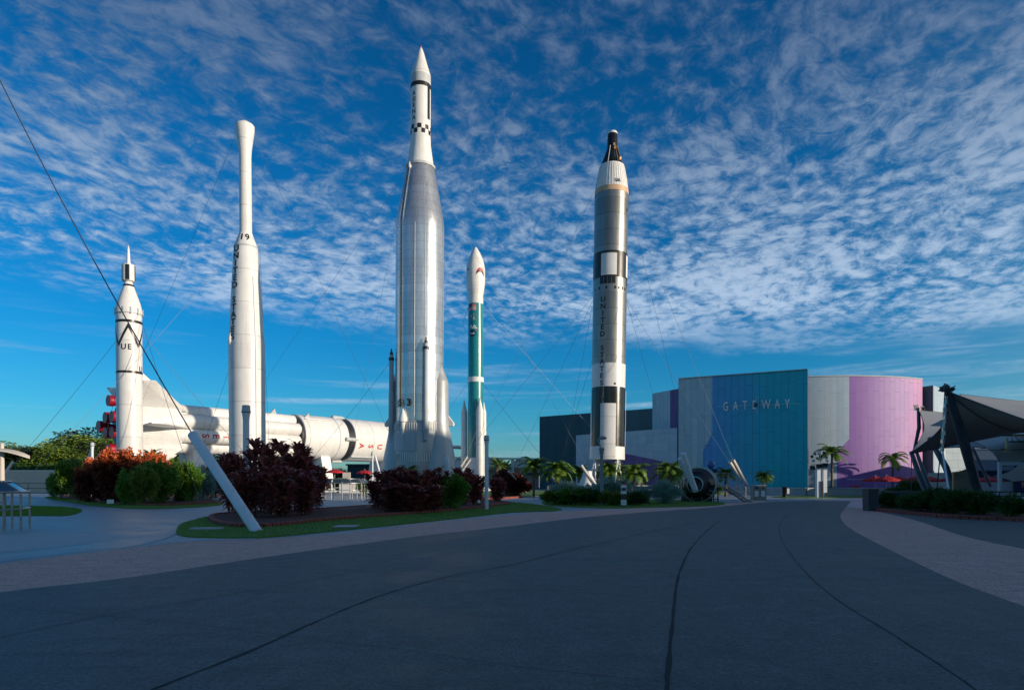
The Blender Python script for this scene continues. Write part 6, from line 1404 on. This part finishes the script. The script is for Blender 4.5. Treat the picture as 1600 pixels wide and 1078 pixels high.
for k, a, b, c, w, lb in (('bright', 112, 781, 720, 20, 'yellow-green topped shrub at the left end of the left hedge'), ('green', 96, 780, 738, 15, 'low green shrub at the far left corner of the left hedge'), ('copper', 148, 785, 722, 22, 'copperleaf shrub at the left end of the orange row'), ('copper', 178, 787, 710, 27, 'copperleaf shrub with orange top left of the slim rocket'), ('copper', 210, 787, 708, 28, 'copperleaf shrub with orange top right below the slim rocket'), ('copper', 244, 786, 714, 20, 'copperleaf shrub at the right end of the orange row'),
                          ('olive', 226, 790, 728, 20, 'pale twiggy green shrub in the front of the left hedge'), ('green', 205, 789.5, 735, 18, 'dark green shrub in front of the orange row'), ('green', 248, 788.5, 722, 26, 'green shrub in the middle of the left hedge'), ('bright', 276, 785, 721, 24, 'bright green shrub between the orange row and the grey-green one'), ('green', 298, 785, 727, 18, 'green shrub third from the right end of the left hedge'), ('silver', 318, 782, 730, 17, 'grey-green shrub below the small red umbrella'), ('dark', 336, 781, 732, 18, 'dark shrub at the right end of the left hedge behind the guy post'), ('dark', 128, 778, 735, 16, 'dark shrub behind the yellow-green topped one')): shrub(k, a, b, c, w, lb, 'shrub', gl)
for a, b, c, w, lb in ((52, 767, 741, 13, 'round grey-green bush before the cream wall, right one'), (33, 768, 741, 12, 'round grey-green bush before the cream wall, middle one'), (17, 769, 742, 11, 'round grey-green bush before the cream wall, left one')): shrub('silver', a, b, c, w, lb)
shrub('green', 85, 770, 740, 10, 'small green shrub between the cream wall and the left hedge')
shrub('green', 532, 769, 748, 14, 'clipped green shrub seen in the gap between the maroon clumps'); shrub('yellow', 508, 769, 751, 9, 'small bright yellow shrub seen past the nearest maroon clump'); shrub('redbush', 497, 770, 738, 13, 'dark red shrub behind the yellow one'); shrub('green', 566, 772, 752, 9, 'small green shrub behind the steel display railing')
for a, c, w, lb in ((215, 706, 15, 'spiky green palm shrub at the foot of the slim rocket'), (237, 703, 16, 'spiky green palm shrub between the slim rocket and the white cradle')): palm(a, 777, c, w, lb, .12, nf=24, droop=.5)
gs = 'hedge in front of the capsule rocket'
for k, a, b, c, w, lb in (('silver', 884, 783, 754, 27, 'silver-green bush at the left end of the garden hedge'), ('silver', 925, 784, 757, 27, 'silver-green bush left of the street lamp'), ('silver', 958, 786, 746, 32, 'tallest silver-green bush, right of the street lamp'), ('silver', 1003, 787, 760, 17, 'small round silver-green bush beside the sign stand'), ('silver', 1040, 787.5, 752, 24, 'large round silver-green bush at the right end of the garden hedge'),
                          ('olive', 868, 789, 767, 22, 'low dark green bush at the left front of the garden hedge'), ('green', 896, 790, 763, 25, 'low green bush, second at the front of the garden hedge'), ('dark', 922, 790, 765, 24, 'low dark bush left behind the street lamp'), ('olive', 955, 790.5, 767, 24, 'low dark green bush between street lamp and sign stand'), ('dark', 990, 790, 769, 22, 'low dark bush right of the sign stand')): shrub(k, a, b, c, w, lb, 'bush', gs)
gd = 'dark hedge below the tent'
for a, b, c, w, lb in ((1386, 797, 771, 14, 'leaning shrub at the left end of the tent hedge behind the dark bin'), (1400, 794, 762, 20, 'taller dark shrub behind the round pot'), (1436, 802, 770, 26, 'dark shrub right of the round pot'), (1462, 804, 765, 26, 'dark shrub before the middle tent mast'), (1486, 806, 768, 24, 'dark shrub behind the foot of the stay cable'), (1510, 807, 767, 24, 'dark shrub below the bronze framed board'), (1536, 808, 770, 24, 'dark shrub at the foot of the thick tent mast'), (1420, 788, 752, 18, 'tall dark shrub behind the leftmost tent mast'), (1586, 812, 774, 22, 'dark shrub at the right edge before the chairs')): shrub('dark', a, b, c, w, lb, 'shrub', gd)
for i, (a, b, c, w) in enumerate(((1216, 768.5, 753, 9), (1230, 768.5, 755, 9), (1244, 768.3, 754, 9), (1252, 768.2, 757, 7), (1300, 768, 760, 8), (1120, 771, 756, 8), (1100, 772, 752, 9), (1058, 772, 755, 10), (1075, 772, 757, 9))):
    shrub('bright' if i < 4 else 'dark', a, b, c, w, ['low green shrub at the left end of the row below the teal wall', 'low green shrub second from left below the teal wall', 'low green shrub third from left below the teal wall', 'low green shrub below the right edge of the teal wall', 'low dark shrub between the pale pillars and the slim garden palm', 'low dark shrub behind the handrail of the capsule stairs', 'low dark shrub directly behind the capsule exhibit stairs', 'low dark shrub left of the black capsule, before the grey wall', 'low dark shrub just behind the black capsule exhibit'][i], 'shrub', 'low shrubs before the hall')

palm(709 + 125, 777, 711, 26, 'slim palm standing alone right of the copper bush', .09, nf=22, droop=.8)
palm(871, 778, 716, 27, 'bushy palm at the left end of the garden hedge', .16, nf=30, droop=.85)
palm(905, 777, 725, 18, 'small palm left of the white cone capsule', .1)
palm(953, 778, 718, 25, 'palm left below the capsule rocket', .17, nf=30, droop=.9)
palm(990, 778, 719, 27, 'palm right below the capsule rocket', .17, nf=30, droop=.9)
palm(1045, 778, 718, 27, 'dark palm between the capsule rocket and the black capsule', .16, nf=30, droop=.85)
palm(1065, 775, 730, 15, 'small pale-trunked palm left of the guy posts', .08)
palm(1134, 776, 729, 18, 'small palm behind the capsule stairs', .1)
palm(1193, 776, 734, 15, 'small palm behind the recycling station', .11)
palm(1300, 769, 691, 25, 'tall palm with yellowing fronds right of the pale pillars', .12, nf=18, droop=.8)
palm(1395, 768, 702, 22, 'palm with arching fronds in front of the pink wall', .12, nf=18, droop=.95)
palm(777, 765, 718, 14, 'dark fan palm in front of the low white building, left one', .3, dd=105, nf=26, droop=.4)
palm(790, 765, 722, 12, 'dark fan palm in front of the low white building, right one', .3, dd=108, nf=26, droop=.4)
palm(640, 777, 728, 18, 'dark cycad palm behind the maroon plants at the foot of the silver rocket', .15, dd=37, nf=24, droop=.6)
tl = [(-28, 104, 684, 9), (10, 108, 683, 9), (35, 112, 700, 8), (58, 106, 692, 7), (78, 110, 697, 8), (98, 104, 686, 7), (118, 108, 694, 7), (150, 112, 672, 9.5), (172, 118, 668, 9), (190, 110, 690, 8), (225, 120, 700, 9), (262, 118, 707, 8), (295, 116, 704, 8), (330, 120, 706, 8), (362, 122, 706, 8), (400, 124, 706, 8), (440, 126, 708, 9), (535, 130, 728, 5)]
tn = ['at the far left edge, half out of view', 'second from the far left above the pale canopy', 'low, behind the left part of the cream wall', 'behind the middle of the cream wall', 'behind the right part of the cream wall', 'right of the end of the cream wall', 'behind the left end of the left hedge', 'tallest one left of the slim rocket', 'behind the red engines of the lying rocket', 'behind the slim rocket', 'behind the tail cradle', 'under the fins of the lying rocket', 'under the lying rocket, left of the guy post top', 'under the lying rocket behind the guy post', 'behind the numbered rocket', 'behind the nearest maroon clump, left', 'behind the nearest maroon clump, right', 'small, between white cradle and teal shed']
for (px, d, tp, w), nm in zip(tl, tn): tree(px, d, tp, w, 'dense green tree ' + nm, 'f_tree' if px not in (10, 150, 98) else 'f_olive')
for px, d, tp, w, nm in ((1537, 90, 722, 6, 'dark tree showing between the thick tent mast and the cafe roof'),): tree(px, d, tp, w, nm)
for k in range(26):
    px = -30 + k * 17.5; tree(px, 96 + (k % 3) * 2, 712 + (k * 7 % 5) * 2.4 + (0 if px < 200 else 6), 4.4, f'low hedge tree number {k + 1} from the left in the dark row' if False else 'dark low tree in the continuous row behind the rockets', 'f_dark', 'dark low trees in a continuous row')
